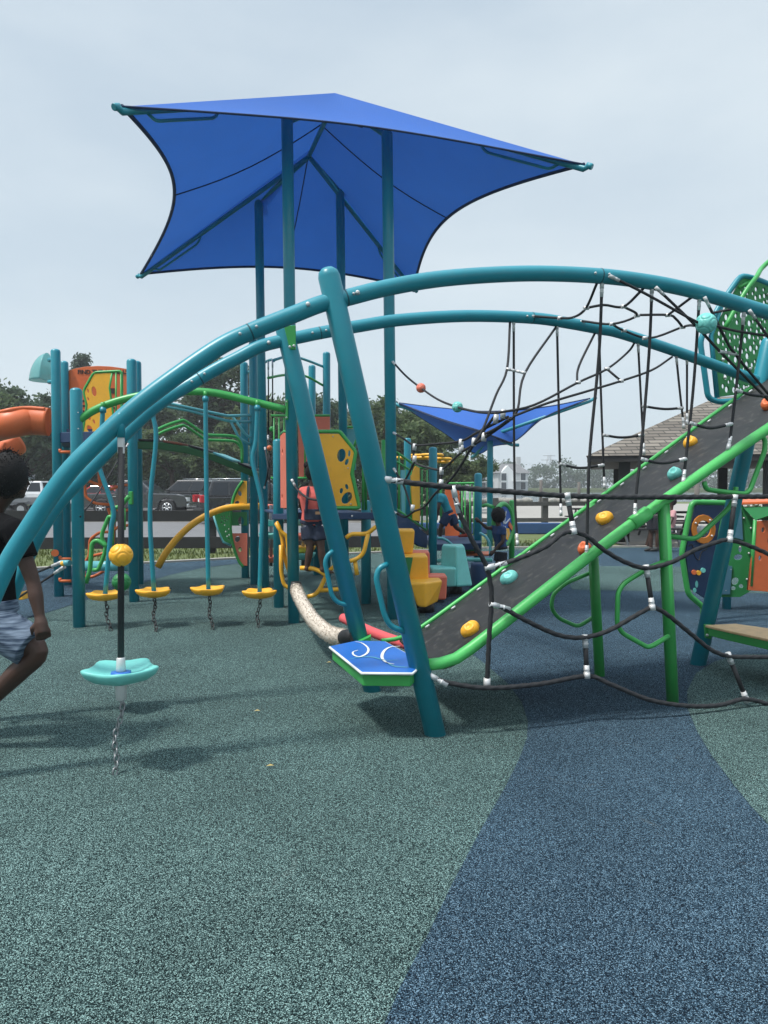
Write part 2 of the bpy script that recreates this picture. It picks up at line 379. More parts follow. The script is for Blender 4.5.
# grass blades on the verge between the rubber and the fence
def grass_verge():
    b = MB(); GM = leafmat('grass_blades', (.075, .105, .03), (.12, .15, .045), (.2, .2, .075)); tones = []
    for k in range(15000):
        y = random.uniform(11.5, 21.0); x = random.uniform(-12, 6.2)
        ye = 10.1 + (x + 12) * .59 if x < -3 else 15.5 + (x + 3.04) * .46
        if y < ye + .2: continue
        h = random.uniform(.03, .075); a = random.uniform(0, 6.3); dx, dy = math.cos(a) * .014, math.sin(a) * .014
        lx, ly = random.uniform(-.03, .03), random.uniform(-.03, .03)
        b.add([(x - dx, y - dy, -.024), (x + dx, y + dy, -.024), (x + lx, y + ly, h)], [(0, 1, 2)])
        tones += [random.gauss(.45 + .25 * math.sin(x * 1.7 + y) * math.sin(y * 2.3 - x * .6) + .12 * math.sin(x * .5), .2)]
    o = b.build('grass', GM, fix=False); tone_attr(o, tones); tag(o, kind='stuff')
def tone_attr(o, tones):
    at = o.data.attributes.new('tone', 'FLOAT', 'FACE')
    at.data.foreach_set('value', [min(1, max(0, t)) for t in tones])
grass_verge()
hz_m = bpy.data.materials.new('pale_haze'); hz_m.use_nodes = True; ht = hz_m.node_tree; ht.nodes.remove(ht.nodes['Principled BSDF'])
hv = ht.nodes.new('ShaderNodeVolumePrincipled'); hv.inputs['Color'].default_value = (.93, .96, 1, 1); hv.inputs['Density'].default_value = .0010; hv.inputs['Anisotropy'].default_value = .2
ht.links.new(hv.outputs[0], ht.nodes['Material Output'].inputs['Volume'])
tag(MB().box((0, 375, 8.0), (1420, 1070, 18.1)).build('haze', hz_m), kind='stuff')
# ------------------------------------------------------------------ trees
def crown_mesh(name, h, rad, base, clumps, leaves, ls, lm, seed, shape='round'):
    rn = random.Random(seed); vs = []; fs = []; tones = []; limbs = []
    lobes = [(Vector((rn.uniform(-.55, .55) * rad, rn.uniform(-.55, .55) * rad, base + (h - base) * rn.uniform(.25, .85))), rn.uniform(.35, .6)) for _ in range(7)]
    for c in range(clumps):
        if shape == 'pine':
            t = rn.random() ** .8; z = base + (h - base) * t; rr = rad * (1 - t) ** .75 * rn.uniform(.35, 1.05); a = rn.uniform(0, 6.283)
            cen = Vector((rr * math.cos(a), rr * math.sin(a), z)); cr_ = rad * .2
        else:
            lc, lr = rn.choice(lobes); d = Vector((rn.gauss(0, 1), rn.gauss(0, 1), rn.gauss(0, .8))).normalized()
            cen = lc + d * rad * lr * rn.uniform(.5, 1.05); cr_ = rad * rn.uniform(.12, .22)
            cen.z = min(max(cen.z, base), h)
        tone = rn.gauss(.42, .2); limbs.append(cen)
        for k in range(leaves):
            p = cen + Vector((rn.gauss(0, .55), rn.gauss(0, .55), rn.gauss(0, .42))) * cr_
            s = ls * rn.uniform(.6, 1.3); q = Vector((rn.gauss(0, 1), rn.gauss(0, 1), rn.gauss(0, 1) + .5)).normalized()
            u = q.orthogonal().normalized(); u.rotate(Matrix.Rotation(rn.uniform(0, 6.28), 3, q)); v = q.cross(u)
            b = len(vs); vs += [p - u * s, p - v * s * .45, p + u * s, p + v * s * .45]; fs.append((b, b + 1, b + 2, b + 3)); tones.append(tone + rn.gauss(0, .12))
    me = bpy.data.meshes.new(name); me.from_pydata(vs, [], fs); me.materials.append(lm)
    at = me.attributes.new('tone', 'FLOAT', 'FACE'); at.data.foreach_set('value', [min(1, max(0, t)) for t in tones])
    return me, limbs
def tree_kind(name, label, h, rad, base, clumps, leaves, ls, lm, seed, shape='round', group='trees behind the car park'):
    root = thing(name, label, 'tree', (0, 0, 0), group)
    me, limbs = crown_mesh('crown', h, rad, base, clumps, leaves, ls, lm, seed, shape)
    link('crown', me, root)
    t = MB(); top = h * .8
    t.tube([(0, 0, -.1), (.05, .02, h * .2), (-.04, .03, h * .5), (0, 0, top)], [h * .026, h * .02, h * .013, h * .004], 9)
    for c in limbs[::5]:
        z = max(h * .16, c.z - Vector((c.x, c.y)).length * .8); z = min(z, top)
        t.tube([(0, 0, z), Vector((c.x * .5, c.y * .5, (z + c.z) / 2 + .1)), c], [h * .009, h * .006, h * .002], 6)
    t.build('trunk', BARK, root, fix=False)
    return root
TK = [tree_kind('broadleaf_tree', 'x', 9.5, 3.4, 1.2, 150, 80, .20, LEAF_D, 1),
      tree_kind('broadleaf_tree', 'x', 8.5, 3.0, .8, 140, 80, .20, LEAF_M, 2),
      tree_kind('pine_tree', 'x', 13, 2.6, 2.0, 190, 70, .19, LEAF_P, 3, 'pine'),
      tree_kind('broadleaf_tree', 'x', 10.5, 3.0, 1.4, 150, 80, .20, LEAF_D, 4)]
used = set()
def put_tree(k, px, Y, ytop, label, wide=1.0):
    o = TK[k] if k not in used else copy_tree(TK[k]); used.add(k)
    b = P(px, 487, Y); hh = zat(ytop, Y) + .05; s = hh / (9.5, 8.5, 13, 10.5)[k]
    o.location = (b.x, Y, -.03); o.rotation_euler.z = random.uniform(0, 6.28); o.scale = (s * wide, s * wide, s); o['label'] = label
for a in [
    (1, -14, 48, 376, 'loose light tree at the left edge beyond the orange slide', 1.0),
    (0, 22, 56, 384, 'dark leafy tree seen above and below the orange slide', 1.25),
    (3, 60, 60, 388, 'dark tree standing between the two leftmost tall posts', 1.2),
    (2, 84, 72, 358, 'pointed pine just showing over the orange lettered panel', 1.0),
    (0, 112, 58, 396, 'dark tree behind the orange panel and the paw panel', 1.25),
    (3, 150, 60, 392, 'dark rounded tree behind the first teal rail of the bridge', 1.25),
    (1, 172, 52, 418, 'lower yellowish green tree behind the green bridge rails', 1.35),
    (2, 205, 66, 360, 'tall dark pine rising under the arch, left of the three tall posts', 1.5),
    (3, 226, 62, 364, 'tallest dark tree beside the first tall post of the deck tower', 1.25),
    (1, 214, 50, 428, 'short bushy green tree behind the parked estate car', 1.3),
    (1, 268, 55, 388, 'yellow green tree between the tall posts and the leaning leg', 1.1),
    (0, 292, 58, 392, 'dark green tree seen past the front canopy post', 1.1),
    (3, 325, 62, 398, 'dark tree behind the yellow panel with paw holes', 1.15),
    (0, 350, 60, 402, 'dark tree hidden between the two leaning teal legs', 1.2),
    (1, 384, 46, 390, 'loose airy tree right of the front leaning leg', 1.05),
    (1, 412, 44, 404, 'airy green tree under the left tip of the small blue shade', 1.1),
    (0, 436, 47, 412, 'broad tree behind the yellow ring climber', 1.15),
    (3, 398, 52, 398, 'darker tree behind the right front canopy post', 1.2),
    (1, 462, 43, 440, 'lowest tree at the end of the row, under the small blue shade', 1.2)]: put_tree(*a)
# understory hedge that closes the gap below the crowns
def mass(name, pts, hgt, lm, ls, n, seed, depth=3.0):
    rn = random.Random(seed); vs = []; fs = []; tones = []
    segs = [(Vector(a), Vector(b)) for a, b in zip(pts, pts[1:])]; tot = sum((b - a).length for a, b in segs)
    for a, b in segs:
        m = int(n * (b - a).length / tot)
        for c in range(m):
            t = rn.random(); q = a.lerp(b, t); hh = hgt * (.72 + .28 * math.sin(q.x * .55 + seed) * math.sin(q.x * .21 + 1) + rn.gauss(0, .05))
            cen = Vector((q.x + rn.gauss(0, .6), q.y + rn.uniform(-depth, depth), rn.random() ** .75 * hh)); tone = rn.gauss(.4, .2)
            for k in range(34):
                p = cen + Vector((rn.gauss(0, 1), rn.gauss(0, 1), rn.gauss(0, .7))) * hgt * .085
                s = ls * rn.uniform(.6, 1.3); nn = Vector((rn.gauss(0, 1), rn.gauss(0, 1), rn.gauss(0, 1) + .4)).normalized(); u = nn.orthogonal().normalized(); v = nn.cross(u)
                bb = len(vs); vs += [p - u * s, p - v * s * .5, p + u * s, p + v * s * .5]; fs.append((bb, bb + 1, bb + 2, bb + 3)); tones.append(tone + rn.gauss(0, .1))
    me = bpy.data.meshes.new(name); me.from_pydata(vs, [], fs); me.materials.append(lm)
    at = me.attributes.new('tone', 'FLOAT', 'FACE'); at.data.foreach_set('value', [min(1, max(0, t)) for t in tones])
    return tag(link(name, me), kind='stuff')
mass('undergrowth', [(-48, 57, 0), (-10, 57, 0), (3, 53, 0)], 5.4, LEAF_D, .2, 1500, 5)
mass('far_treeline', [(36, 262, 0), (62, 255, 0), (110, 268, 0), (190, 300, 0), (320, 330, 0)], 11.5, LEAF_D, .55, 1500, 6, 8)
far = MB()
for x0, x1, y, hh in [(16, 120, 205, .9), (30, 420, 245, 1.1)]: far.box(((x0 + x1) / 2, y + 30, hh / 2 - .3), (x1 - x0, 60, hh + .6))
struct('far_bank', far, mat('bank_grass', (.11, .14, .05), .95, .3, .1))
# riprap stones along the water
rip = MB(); rn = random.Random(3)
for k in range(90):
    p = Vector((rn.uniform(8.0, 24), 0, 0)); p.y = 76 + rn.uniform(-1.4, 1.4); s = rn.uniform(.25, .6)
    rip.ell((p.x, p.y, s * .2), (s, s * .8, s * .55), Matrix.Rotation(rn.uniform(0, 3), 3, 'Z'), 7, 5, 0, lambda d: 1 + .12 * math.sin(7 * d.x + 5 * d.y))
tag(rip.build('riprap_stones', mat('grey_stone', (.26, .25, .23), .9, .3, 3)), kind='stuff')
# ------------------------------------------------------------------ houses across the water
SIDING = mat('grey_siding', (.46, .47, .47), .8, .06, 1); ROOFM = mat('grey_roof_shingle', (.15, .15, .155), .9, .2, 2, .3, 8)
GLASS = mat('dark_window_glass', (.03, .04, .05), .08, .1, 3)
def house(px0, px1, Y, ybase, yeave, ridge, label, dep=9):
    a, b = P(px0, ybase, Y), P(px1, ybase, Y); ze, zr, zb = zat(yeave, Y), zat(ridge, Y), zat(ybase, Y) - .6
    r = thing('waterfront_house', label, 'house', ((a.x + b.x) / 2, Y, zb), 'houses across the water'); W_ = b.x - a.x; cx = (a.x + b.x) / 2
    MB().box((cx, Y + dep / 2, (zb + ze) / 2), (W_, dep, ze - zb)).build('wall', SIDING, r)
    rf = MB(); e = .5
    A = [(a.x - e, Y - e, ze), (b.x + e, Y - e, ze), (b.x + e, Y + dep + e, ze), (a.x - e, Y + dep + e, ze)]; ra, rb = (a.x + W_ * .25, Y + dep / 2, zr), (b.x - W_ * .25, Y + dep / 2, zr)
    rf.add(A + [ra, rb], [(0, 1, 5, 4), (1, 2, 5), (2, 3, 4, 5), (3, 0, 4), (3, 2, 1, 0)]); rf.build('roof', ROOFM, r)
    gx = a.x + W_ * .3; gw = W_ * .2; gz = ze + (zr - ze) * .75
    gb = MB(); gb.prism([(gx - gw, Y - .9, zb + .3), (gx + gw, Y - .9, zb + .3), (gx + gw, Y - .9, ze + .2), (gx, Y - .9, gz), (gx - gw, Y - .9, ze + .2)], (0, 3, 0)); gb.build('gable', WHITE, r)
    n = max(3, int(W_ / 2.4))
    for fl in range(2):
        z = zb + .6 + (ze - zb - .6) * (.28 + .5 * fl)
        for k in range(n):
            x = a.x + W_ * (k + .5) / n; y = Y - .95 if abs(x - gx) < gw else Y - .05
            f = MB().box((x, y, z), (1.25, .08, 1.7)).build('window', WHITE, r)
            MB().box((x, y - .05, z), (1.0, .05, 1.45)).build('pane', GLASS, f)
    MB().box((cx + W_ * .2, Y - .9, zb + .6 + (ze - zb) * .48), (W_ * .5, 1.7, .2)).build('balcony', WHITE, r)
    MB().box((b.x - W_ * .2, Y + dep / 2, zr + .3), (.9, .9, 2.2)).build('chimney', SIDING, r)
house(498, 528, 150, 491, 473, 463, 'pale grey two storey house across the water with a gabled front')
house(468, 497, 158, 491, 474, 467, 'pale house half hidden behind the shade post, left of its neighbour')
house(447, 466, 166, 491, 476, 469, 'pale house furthest left, seen past the trees by the yellow rings')
# far transmission pylon
py_ = thing('transmission_pylon', 'thin steel lattice pylon standing over the far trees', 'pylon', (P(549, 487, 320).x, 320, 0))
cx = P(549, 487, 320).x; zt = zat(455, 320); tp = MB()
for s in (-1, 1):
    for q in (-1, 1): tp.tube([(cx + s * 2.6, 320 + q * 2.6, 0), (cx + s * .5, 320 + q * .5, zt)], .09, 5)
for k in range(6): z = zt * k / 6; u = 2.6 - 2.1 * k / 6; u2 = 2.6 - 2.1 * (k + 1) / 6; tp.tube([(cx - u, 320, z), (cx + u2, 320, z + zt / 6)], .06, 4); tp.tube([(cx + u, 320, z), (cx - u2, 320, z + zt / 6)], .06, 4)
tp.build('lattice_mast', STEEL, py_)
for z, l in ((.98, 2.6), (.86, 3.4), (.74, 3.0)): MB().tube([(cx - l, 320, zt * z), (cx + l, 320, zt * z)], .12, 5).build('crossarm', STEEL, py_)
# ------------------------------------------------------------------ fences
def fence(name, label, a, b, rails, n, m, zp, pw=.14, bt=.045, rh=None):
    a, b = Vector((*a, 0)), Vector((*b, 0)); d = (b - a).normalized(); rot = Matrix.Rotation(math.atan2(d.y, d.x), 3, 'Z'); nn = Vector((-d.y, d.x, 0))
    r = thing(name, label, 'fence', (a + b) / 2)
    for z0, z1 in rails: MB().box((a + b) / 2 - nn * (pw / 2 + bt / 2) + Vector((0, 0, (z0 + z1) / 2)), ((b - a).length + .1, bt, z1 - z0), rot).build('rail', m, r, .006)
    for k in range(n):
        p = a.lerp(b, k / (n - 1)); MB().box(p + Vector((0, 0, zp / 2 - .02)), (pw, pw, zp + .04), rot).build('fence_post', m, r, .01)
fence('rail_fence', 'low black two board fence along the grass in front of the parked cars', (-13, 16.4), (.6, 17.3), [(.10, .36), (.72, .97)], 7, DWOOD, 1.0)
fence('rail_fence', 'grey weathered board fence in front of the water, behind the girl', (2.1, 25.6), (9.2, 26.4), [(.28, .42), (.84, .98)], 5, GWOOD, 1.12, .2)
fence('rail_fence', 'low dark fence glimpsed under the deck beyond the yellow blocks', (.9, 20.6), (2.4, 21.0), [(.1, .34), (.7, .94)], 2, DWOOD, 1.0)
bb = MB().box((P(486, 527, 24).x, 24, .16), (P(560, 527, 24).x - P(410, 527, 24).x, .3, .36)); tag(bb.build('low_wall', mat('blue_wall_paint', (.03, .08, .2), .7, .1, 3), None, .03), 'low blue wall in front of the grey board fence', 'wall')
for k, (px, Y) in enumerate([(541, 62), (579, 66), (697, 40)]):
    b = P(px, 487, Y); o = MB().tube([(b.x, Y, -.02), (b.x, Y, zat((480, 482, 484)[k], Y))], .14, 10).build('dock_post', mat('weathered_post', (.12, .11, .10), .9, .2, 8))
    tag(o, ['grey dock post at the water, left of the thick rope drop', 'grey dock post under the climbing ramp beside the water', 'grey post at the water right of the ramp, seen under it'][k], 'post', 'posts along the dock')
# ------------------------------------------------------------------ vehicles
TYRE = mat('tyre_rubber', (.018, .018, .019), .85, .2, 20); RIM = mat('alloy_rim', (.5, .51, .52), .3, .1, 10, metal=.8)
CHROME = mat('chrome', (.65, .66, .67), .18, .05, 5, metal=1); LAMP = mat('headlamp_lens', (.6, .62, .62), .12, .05, 5)
REDL = mat('red_lamp_lens', (.55, .02, .03), .2, .1, 5); CARGLASS = mat('car_glass', (.02, .024, .03), .05, .1, 3)
def paint(name, c): return mat(name, c, .25, .06, 2, coat=.8)
PBLACK = paint('black_car_paint', (.014, .014, .016)); PWHITE = paint('white_car_paint', (.72, .73, .74)); PGREY = paint('dark_grey_car_paint', (.032, .034, .038)); PRED = paint('red_car_paint', (.4, .03, .03))
def vehicle(name, label, cat, px, Y, ang, kind, pm, group='vehicles in the car park', sc=1.0):
    b0 = P(px, 487, Y); r = thing(name, label, cat, (0, 0, 0), group)
    Lh = {'pickup': 2.9, 'suv': 2.45, 'sedan': 2.3}[kind]; belt = {'pickup': 1.16, 'suv': 1.12, 'sedan': .95}[kind]; wr = {'pickup': .42, 'suv': .38, 'sedan': .33}[kind]
    top = {'pickup': 1.88, 'suv': 1.8, 'sedan': 1.45}[kind]; hw = {'pickup': 1.0, 'suv': .95, 'sedan': .9}[kind]
    wx = (Lh * .64, -Lh * .6); zb = .42 if kind != 'sedan' else .25
    arch = lambda c: [(c + (wr + .09) * math.cos(t), wr + (wr + .09) * math.sin(t)) for t in [math.pi * k / 8 for k in range(9)]]
    pr = [(-Lh, zb + .1), (-Lh, belt - .1), (-Lh + .06, belt)]
    if kind == 'suv': pr += [(Lh * .36, belt + .02), (Lh * .62, belt - .02), (Lh * .92, belt - .13), (Lh, belt - .32), (Lh, zb)]
    elif kind == 'pickup': pr += [(Lh * .36, belt + .02), (Lh * .8, belt - .02), (Lh * .96, belt - .1), (Lh, belt - .3), (Lh, zb + .05)]
    else: pr += [(Lh * .3, belt + .02), (Lh * .7, belt - .08), (Lh * .95, belt - .2), (Lh, belt - .4), (Lh, zb)]
    for c in wx: a = arch(c); pr += [(a[0][0], max(zb, .2))] + [q for q in a if q[1] > zb] + [(a[-1][0], max(zb, .2))]
    MB().prism([(x, -hw, z) for x, z in pr], (0, 2 * hw, 0)).build('body', pm, r, .05)
    if kind == 'pickup': low = [(-Lh * .36, belt), (Lh * .4, belt)]; hi = [(-Lh * .3, top), (Lh * .12, top)]
    elif kind == 'suv': low = [(-Lh * .97, belt), (Lh * .42, belt)]; hi = [(-Lh * .84, top), (Lh * .1, top)]
    else: low = [(-Lh * .8, belt), (Lh * .36, belt)]; hi = [(-Lh * .5, top), (Lh * .02, top)]
    lw, tw = hw - .04, hw - .2
    def C(i, j, s): (x, z) = (low, hi)[j][i]; return Vector((x, s * (lw, tw)[j], z - (.01 if j == 0 else 0)))
    vs_ = [C(0, 0, -1), C(1, 0, -1), C(1, 1, -1), C(0, 1, -1), C(0, 0, 1), C(1, 0, 1), C(1, 1, 1), C(0, 1, 1)]
    cab = MB().add(vs_, [(0, 1, 2, 3), (7, 6, 5, 4), (0, 4, 5, 1), (3, 2, 6, 7), (1, 5, 6, 2), (4, 0, 3, 7)]).build('cab', pm, r, .06)
    def win(name, a, b_, c, d, u0, u1, v0, v1):
        f = lambda u, v: (a.lerp(b_, u)).lerp(d.lerp(c, u), v)
        q = [f(u0, v0), f(u1, v0), f(u1, v1), f(u0, v1)]; n_ = (q[1] - q[0]).cross(q[3] - q[0]).normalized(); mid = sum(q, Vector()) / 4
        if (mid - Vector((0, 0, 1.3))).dot(n_) < 0: n_ = -n_
        MB().prism([p - n_ * .02 for p in q], n_ * .028).build(name, CARGLASS, r, .008)
    for s in (-1, 1):
        cs = [C(0, 0, s), C(1, 0, s), C(1, 1, s), C(0, 1, s)]
        cuts = [(.06, .46), (.5, .9)] if kind != 'suv' else [(.05, .27), (.3, .58), (.61, .93)]
        for u0, u1 in cuts: win('side_window', *cs, u0, u1, .12, .86)
    win('windscreen', C(1, 0, -1), C(1, 0, 1), C(1, 1, 1), C(1, 1, -1), .06, .94, .1, .92)
    win('rear_window', C(0, 0, -1), C(0, 0, 1), C(0, 1, 1), C(0, 1, -1), .1, .9, .14, .88)
    for x in wx:
        for s in (-1, 1):
            wh = MB().tube([(x, s * (hw - .24), wr), (x, s * (hw - .22), wr), (x, s * (hw - .02), wr), (x, s * (hw + .005), wr)], [wr * .9, wr, wr, wr * .9], 22).build('wheel', TYRE, r)
            rm = MB().tube([(x, s * (hw - .05), wr), (x, s * (hw + .012), wr)], wr * .62, 18)
            o = rm.build('rim', CARGLASS if kind == 'x' else BLACK, wh); sp = MB()
            for k in range(6):
                t = 2 * math.pi * k / 6; sp.tube([(x, s * (hw + .014), wr), (x + math.cos(t) * wr * .6, s * (hw + .014), wr + math.sin(t) * wr * .6)], wr * .1, 6)
            sp.tube([(x + math.cos(t) * wr * .6, s * (hw + .012), wr + math.sin(t) * wr * .6) for t in [2 * math.pi * k / 18 for k in range(18)]], wr * .06, 6, closed=True)
            sp.build('spoke_set', RIM, wh)
    for s in (-1, 1):
        MB().box((Lh - .06, s * (hw - .24), belt - .3), (.2, .42, .2)).build('headlight', LAMP, r, .02)
        MB().box((-Lh + .02, s * (hw - .16), belt - .2 + (.12 if kind == 'suv' else 0)), (.3, .36, .3)).build('tail_light', REDL, r, .02)
        MB().box((Lh * .3, s * (hw + .1), belt + .08), (.14, .22, .16)).build('mirror', pm, r, .03)
        for u in (.0, -.36): MB().box((Lh * (u + .02), s * (hw + .012), belt - .14), (.2, .03, .04)).build('door_handle', CHROME if kind == 'pickup' else pm, r)
    MB().box((Lh + .0, 0, belt - .36), (.1, hw * 1.1, .3)).build('grille', CHROME if kind == 'pickup' else BLACK, r, .02)
    MB().box((Lh + .04, 0, zb + .12), (.16, hw * 1.92, .2)).build('front_bumper', CHROME if kind == 'pickup' else pm, r, .04)
    MB().box((-Lh - .04, 0, zb + .12), (.16, hw * 1.92, .22)).build('rear_bumper', BLACK if kind != 'pickup' else CHROME, r, .04)
    if kind == 'suv':
        for s in (-1, 1): MB().tube([(-Lh * .75, s * .6, top + .05), (0, s * .6, top + .05)], .025, 6).build('roof_rail', CHROME, r)
        MB().box((-Lh - .012, 0, belt - .15), (.03, .5, .14)).build('number_plate', WHITE, r)
    r.location = (b0.x, Y, -.016); r.rotation_euler.z = R(ang); r.scale = (sc,) * 3
    return r
vehicle('pickup_truck', 'white pickup parked at far left behind the running boy, above a small trailer', 'truck', 33, 46, 180, 'pickup', PWHITE)
vehicle('pickup_truck', 'black pickup with chrome grille facing right behind the hanging yellow steps', 'truck', 140, 40, -4, 'pickup', PGREY)
vehicle('parked_suv', 'large black estate car with dark windows parked beyond the black pickup', 'car', 186, 46, 178, 'suv', PBLACK, sc=1.08)
vehicle('parked_suv', 'black estate car seen from behind with a bright red tail light', 'car', 258, 31.5, 24, 'suv', PBLACK)
vehicle('parked_car', 'red car just visible beyond the black pickup, between the left posts', 'car', 97, 50, 175, 'sedan', PRED, sc=1.12)
tr = thing('utility_trailer', 'low grey utility trailer parked in front of the white pickup', 'trailer', (0, 0, 0))
q = P(20, 487, 40); MB().box((q.x, 40, .62), (3.0, 1.5, .12)).build('bed', STEEL, tr, .01)
for s in (-1, 1):
    MB().box((q.x, 40 + s * .74, .8), (3.0, .05, .26)).build('side_rail', STEEL, tr)
    for x in (-.45, .45): MB().tube([(q.x + x, 40 + s * .8 - .1, .33), (q.x + x, 40 + s * .8 + .1, .33)], .33, 18).build('wheel', TYRE, tr); MB().tube([(q.x + x, 40 + s * .8 - .115, .33), (q.x + x, 40 + s * .8 + .115, .33)], .19, 14).build('rim', RIM, tr)
    MB().box((q.x, 40 + s * .8, .72), (1.7, .3, .05)).build('mudguard', STEEL, tr)
MB().tube([(q.x + 1.5, 40, .6), (q.x + 2.6, 40, .5)], .05, 8).build('drawbar', STEEL, tr)
# ------------------------------------------------------------------ pavilion
def shingle():
    m = bpy.data.materials.new('brown_shingles'); m.use_nodes = True; t = m.node_tree; b = t.nodes['Principled BSDF']; b.inputs['Roughness'].default_value = .92
    c = t.nodes.new('ShaderNodeTexCoord'); mp = t.nodes.new('ShaderNodeMapping'); mp.inputs['Rotation'].default_value = (R(90), 0, 0); t.links.new(c.outputs['Object'], mp.inputs[0])
    k = t.nodes.new('ShaderNodeTexBrick'); k.inputs['Scale'].default_value = 1; k.inputs['Brick Width'].default_value = .42; k.inputs['Row Height'].default_value = .1; k.inputs['Mortar Size'].default_value = .012
    k.inputs['Color1'].default_value = (.11, .095, .08, 1); k.inputs['Color2'].default_value = (.21, .185, .155, 1); k.inputs['Mortar'].default_value = (.03, .028, .025, 1)
    t.links.new(mp.outputs[0], k.inputs[0]); t.links.new(k.outputs[0], b.inputs['Base Color'])
    bp = t.nodes.new('ShaderNodeBump'); bp.inputs['Strength'].default_value = .6; bp.inputs['Distance'].default_value = .02; bp.invert = True; t.links.new(k.outputs['Fac'], bp.inputs['Height']); t.links.new(bp.outputs[0], b.inputs['Normal'])
    return m
SHING = shingle(); DARKW = mat('dark_stained_timber', (.020, .019, .019), .7, .2, 6)
pv = thing('pavilion', 'open picnic pavilion with a brown shingled hip roof behind the ramp', 'pavilion', (9.6, 24, 0))
ze = zat(456, 20.0); O_ = Vector((5.45, 20.0, 0)); e1 = Vector((.96, -.28, 0)); e2 = Vector((.28, .96, 0))
def pav(a, b, z): return O_ + e1 * a + e2 * b + Vector((0, 0, z))
zp_ = P(712, 397, 23.25).z; E = [pav(0, 0, ze), pav(13, 0, ze), pav(13, 9, ze), pav(0, 9, ze)]; ap0, ap1 = pav(3.85, 4.5, zp_), pav(9.2, 4.5, zp_)
rf = MB(); rf.add(E + [ap0, ap1], [(0, 1, 5, 4), (1, 2, 5), (2, 3, 4, 5), (3, 0, 4)]); rf.build('roof', SHING, pv)
fb = MB(); fb.prism([pav(a, b, ze - .004) for a, b in ((.03, .03), (12.97, .03), (12.97, 8.97), (.03, 8.97))], (0, 0, -.16)); fb.build('eave', DARKW, pv)
for a in (1.0, 4.6, 8.4, 12.2):
    for b in (.5, 8.3): q = pav(a, b, ze / 2 - .08); MB().box(q, (.3, .3, ze - .17), Matrix.Rotation(-.284, 3, 'Z')).build('column', DARKW, pv, .02)
def picnic(x, y, label):
    t = thing('picnic_table', label, 'table', (x, y, 0)); MB().box((x, y, .74), (1.8, .75, .05)).build('tabletop', DARKW, t, .01)
    for s in (-1, 1):
        MB().box((x, y + s * .7, .45), (1.8, .28, .045)).build('bench_seat', DARKW, t, .01)
        MB().tube([(x + s * .65, y - .75, .02), (x + s * .65, y - .2, .72)], .035, 8).build('leg', STEEL, t); MB().tube([(x + s * .65, y + .75, .02), (x + s * .65, y + .2, .72)], .035, 8).build('leg', STEEL, t)
picnic(6.75, 19.2, 'dark picnic table seen under the ramp beside the pavilion column')
picnic(8.6, 22.3, 'dark picnic table deeper under the pavilion roof')
picnic(7.4, 25.8, 'dark picnic table at the back of the pavilion beside the water')
for k, (px, Y, c, lab) in enumerate([(648, 18.75, (.5, .5, .52), 'pale bag heaped on the picnic table under the ramp'), (636, 22.0, (.2, .09, .05), 'dark brown bag on the table under the pavilion')]):
    p = P(px, 487, Y); b = MB(); b.ell((p.x, Y + .3, .87), (.2, .14, .12), None, 14, 8, 0, lambda d: 1 + .1 * math.sin(5 * d.x + 3 * d.z)); b.tube([(p.x - .1, Y + .3, .95), (p.x, Y + .3, 1.08), (p.x + .1, Y + .3, .95)], .012, 6)
    tag(b.build('bag', mat('bag_cloth', c, .8, .15, 8)), lab, 'bag')
bs = MB(); bs.ell((P(752, 487, 24).x + 8, 36, .3), (6, 1.3, 1.0))
mass('shore_shrubs', [(P(745, 487, 30).x, 30, 0), (P(790, 487, 30).x, 30, 0)], .75, LEAF_M, .07, 60, 8, .5)
# ------------------------------------------------------------------ people
SKIN = mat('brown_skin', (.062, .029, .019), .5, .1, 9, .08, 200); HAIR = mat('black_hair', (.008, .007, .007), .9, .3, 50, .9, 140)
def remesh(mb, voxel, smooth=5):
    o = mb.build('tmp', SKIN); m = o.modifiers.new('r', 'REMESH'); m.mode = 'VOXEL'; m.voxel_size = voxel; m.use_smooth_shade = True
    s = o.modifiers.new('s', 'SMOOTH'); s.iterations = smooth; s.factor = .5
    bpy.context.view_layer.update(); dg = bpy.context.evaluated_depsgraph_get(); me = bpy.data.meshes.new_from_object(o.evaluated_get(dg), depsgraph=dg)
    old = o.data; bpy.data.objects.remove(o); bpy.data.meshes.remove(old); return me
def linkw(name, me, m, parent):
    o0 = wloc(parent)
    for q in me.vertices: q.co -= o0
    me.materials.clear(); me.materials.append(m); me.name = name; return link(name, me, parent)
def hand(b, wr, d, n_, s, side, curl=.6):
    d = Vector(d).normalized(); n_ = Vector(n_); n_ = (n_ - d * n_.dot(d)).normalized(); u = d.cross(n_) * side
    b.tube([wr - d * .02 * s, wr + d * .03 * s, wr + d * .085 * s], [.024 * s, .034 * s, .032 * s], 10)
    for k, l in enumerate((.070, .080, .074, .058)):
        q = wr + d * .082 * s + u * (.030 - .020 * k) * s; a = 0; pts = [q - d * .02 * s, q]; 
        for j, f in enumerate((.42, .33, .25)):
            a += curl * (1.0 if j == 0 else 1.25); q = q + (d * math.cos(a) + n_ * math.sin(a)) * l * f * s; pts.append(q)
        b.tube(pts, [.010 * s, .0105 * s, .0098 * s, .009 * s, .0065 * s], 8)
    q = wr + d * .025 * s + u * .03 * s
    b.tube([q - u * .01 * s, q + (d * .6 + u * .55 + n_ * .3) * .03 * s, q + (d * .8 + u * .3 + n_ * .6) * .062 * s], [.014 * s, .0125 * s, .008 * s], 8)
def limb(b, pts, rs, n=12):
    q = catmull(pts, 5); N = len(q); m = len(rs) - 1
    b.tube(q, [lerp(rs[min(int(i / (N - 1) * m), m - 1)], rs[min(int(i / (N - 1) * m), m - 1) + 1], i / (N - 1) * m - min(int(i / (N - 1) * m), m - 1)) for i in range(N)], n)
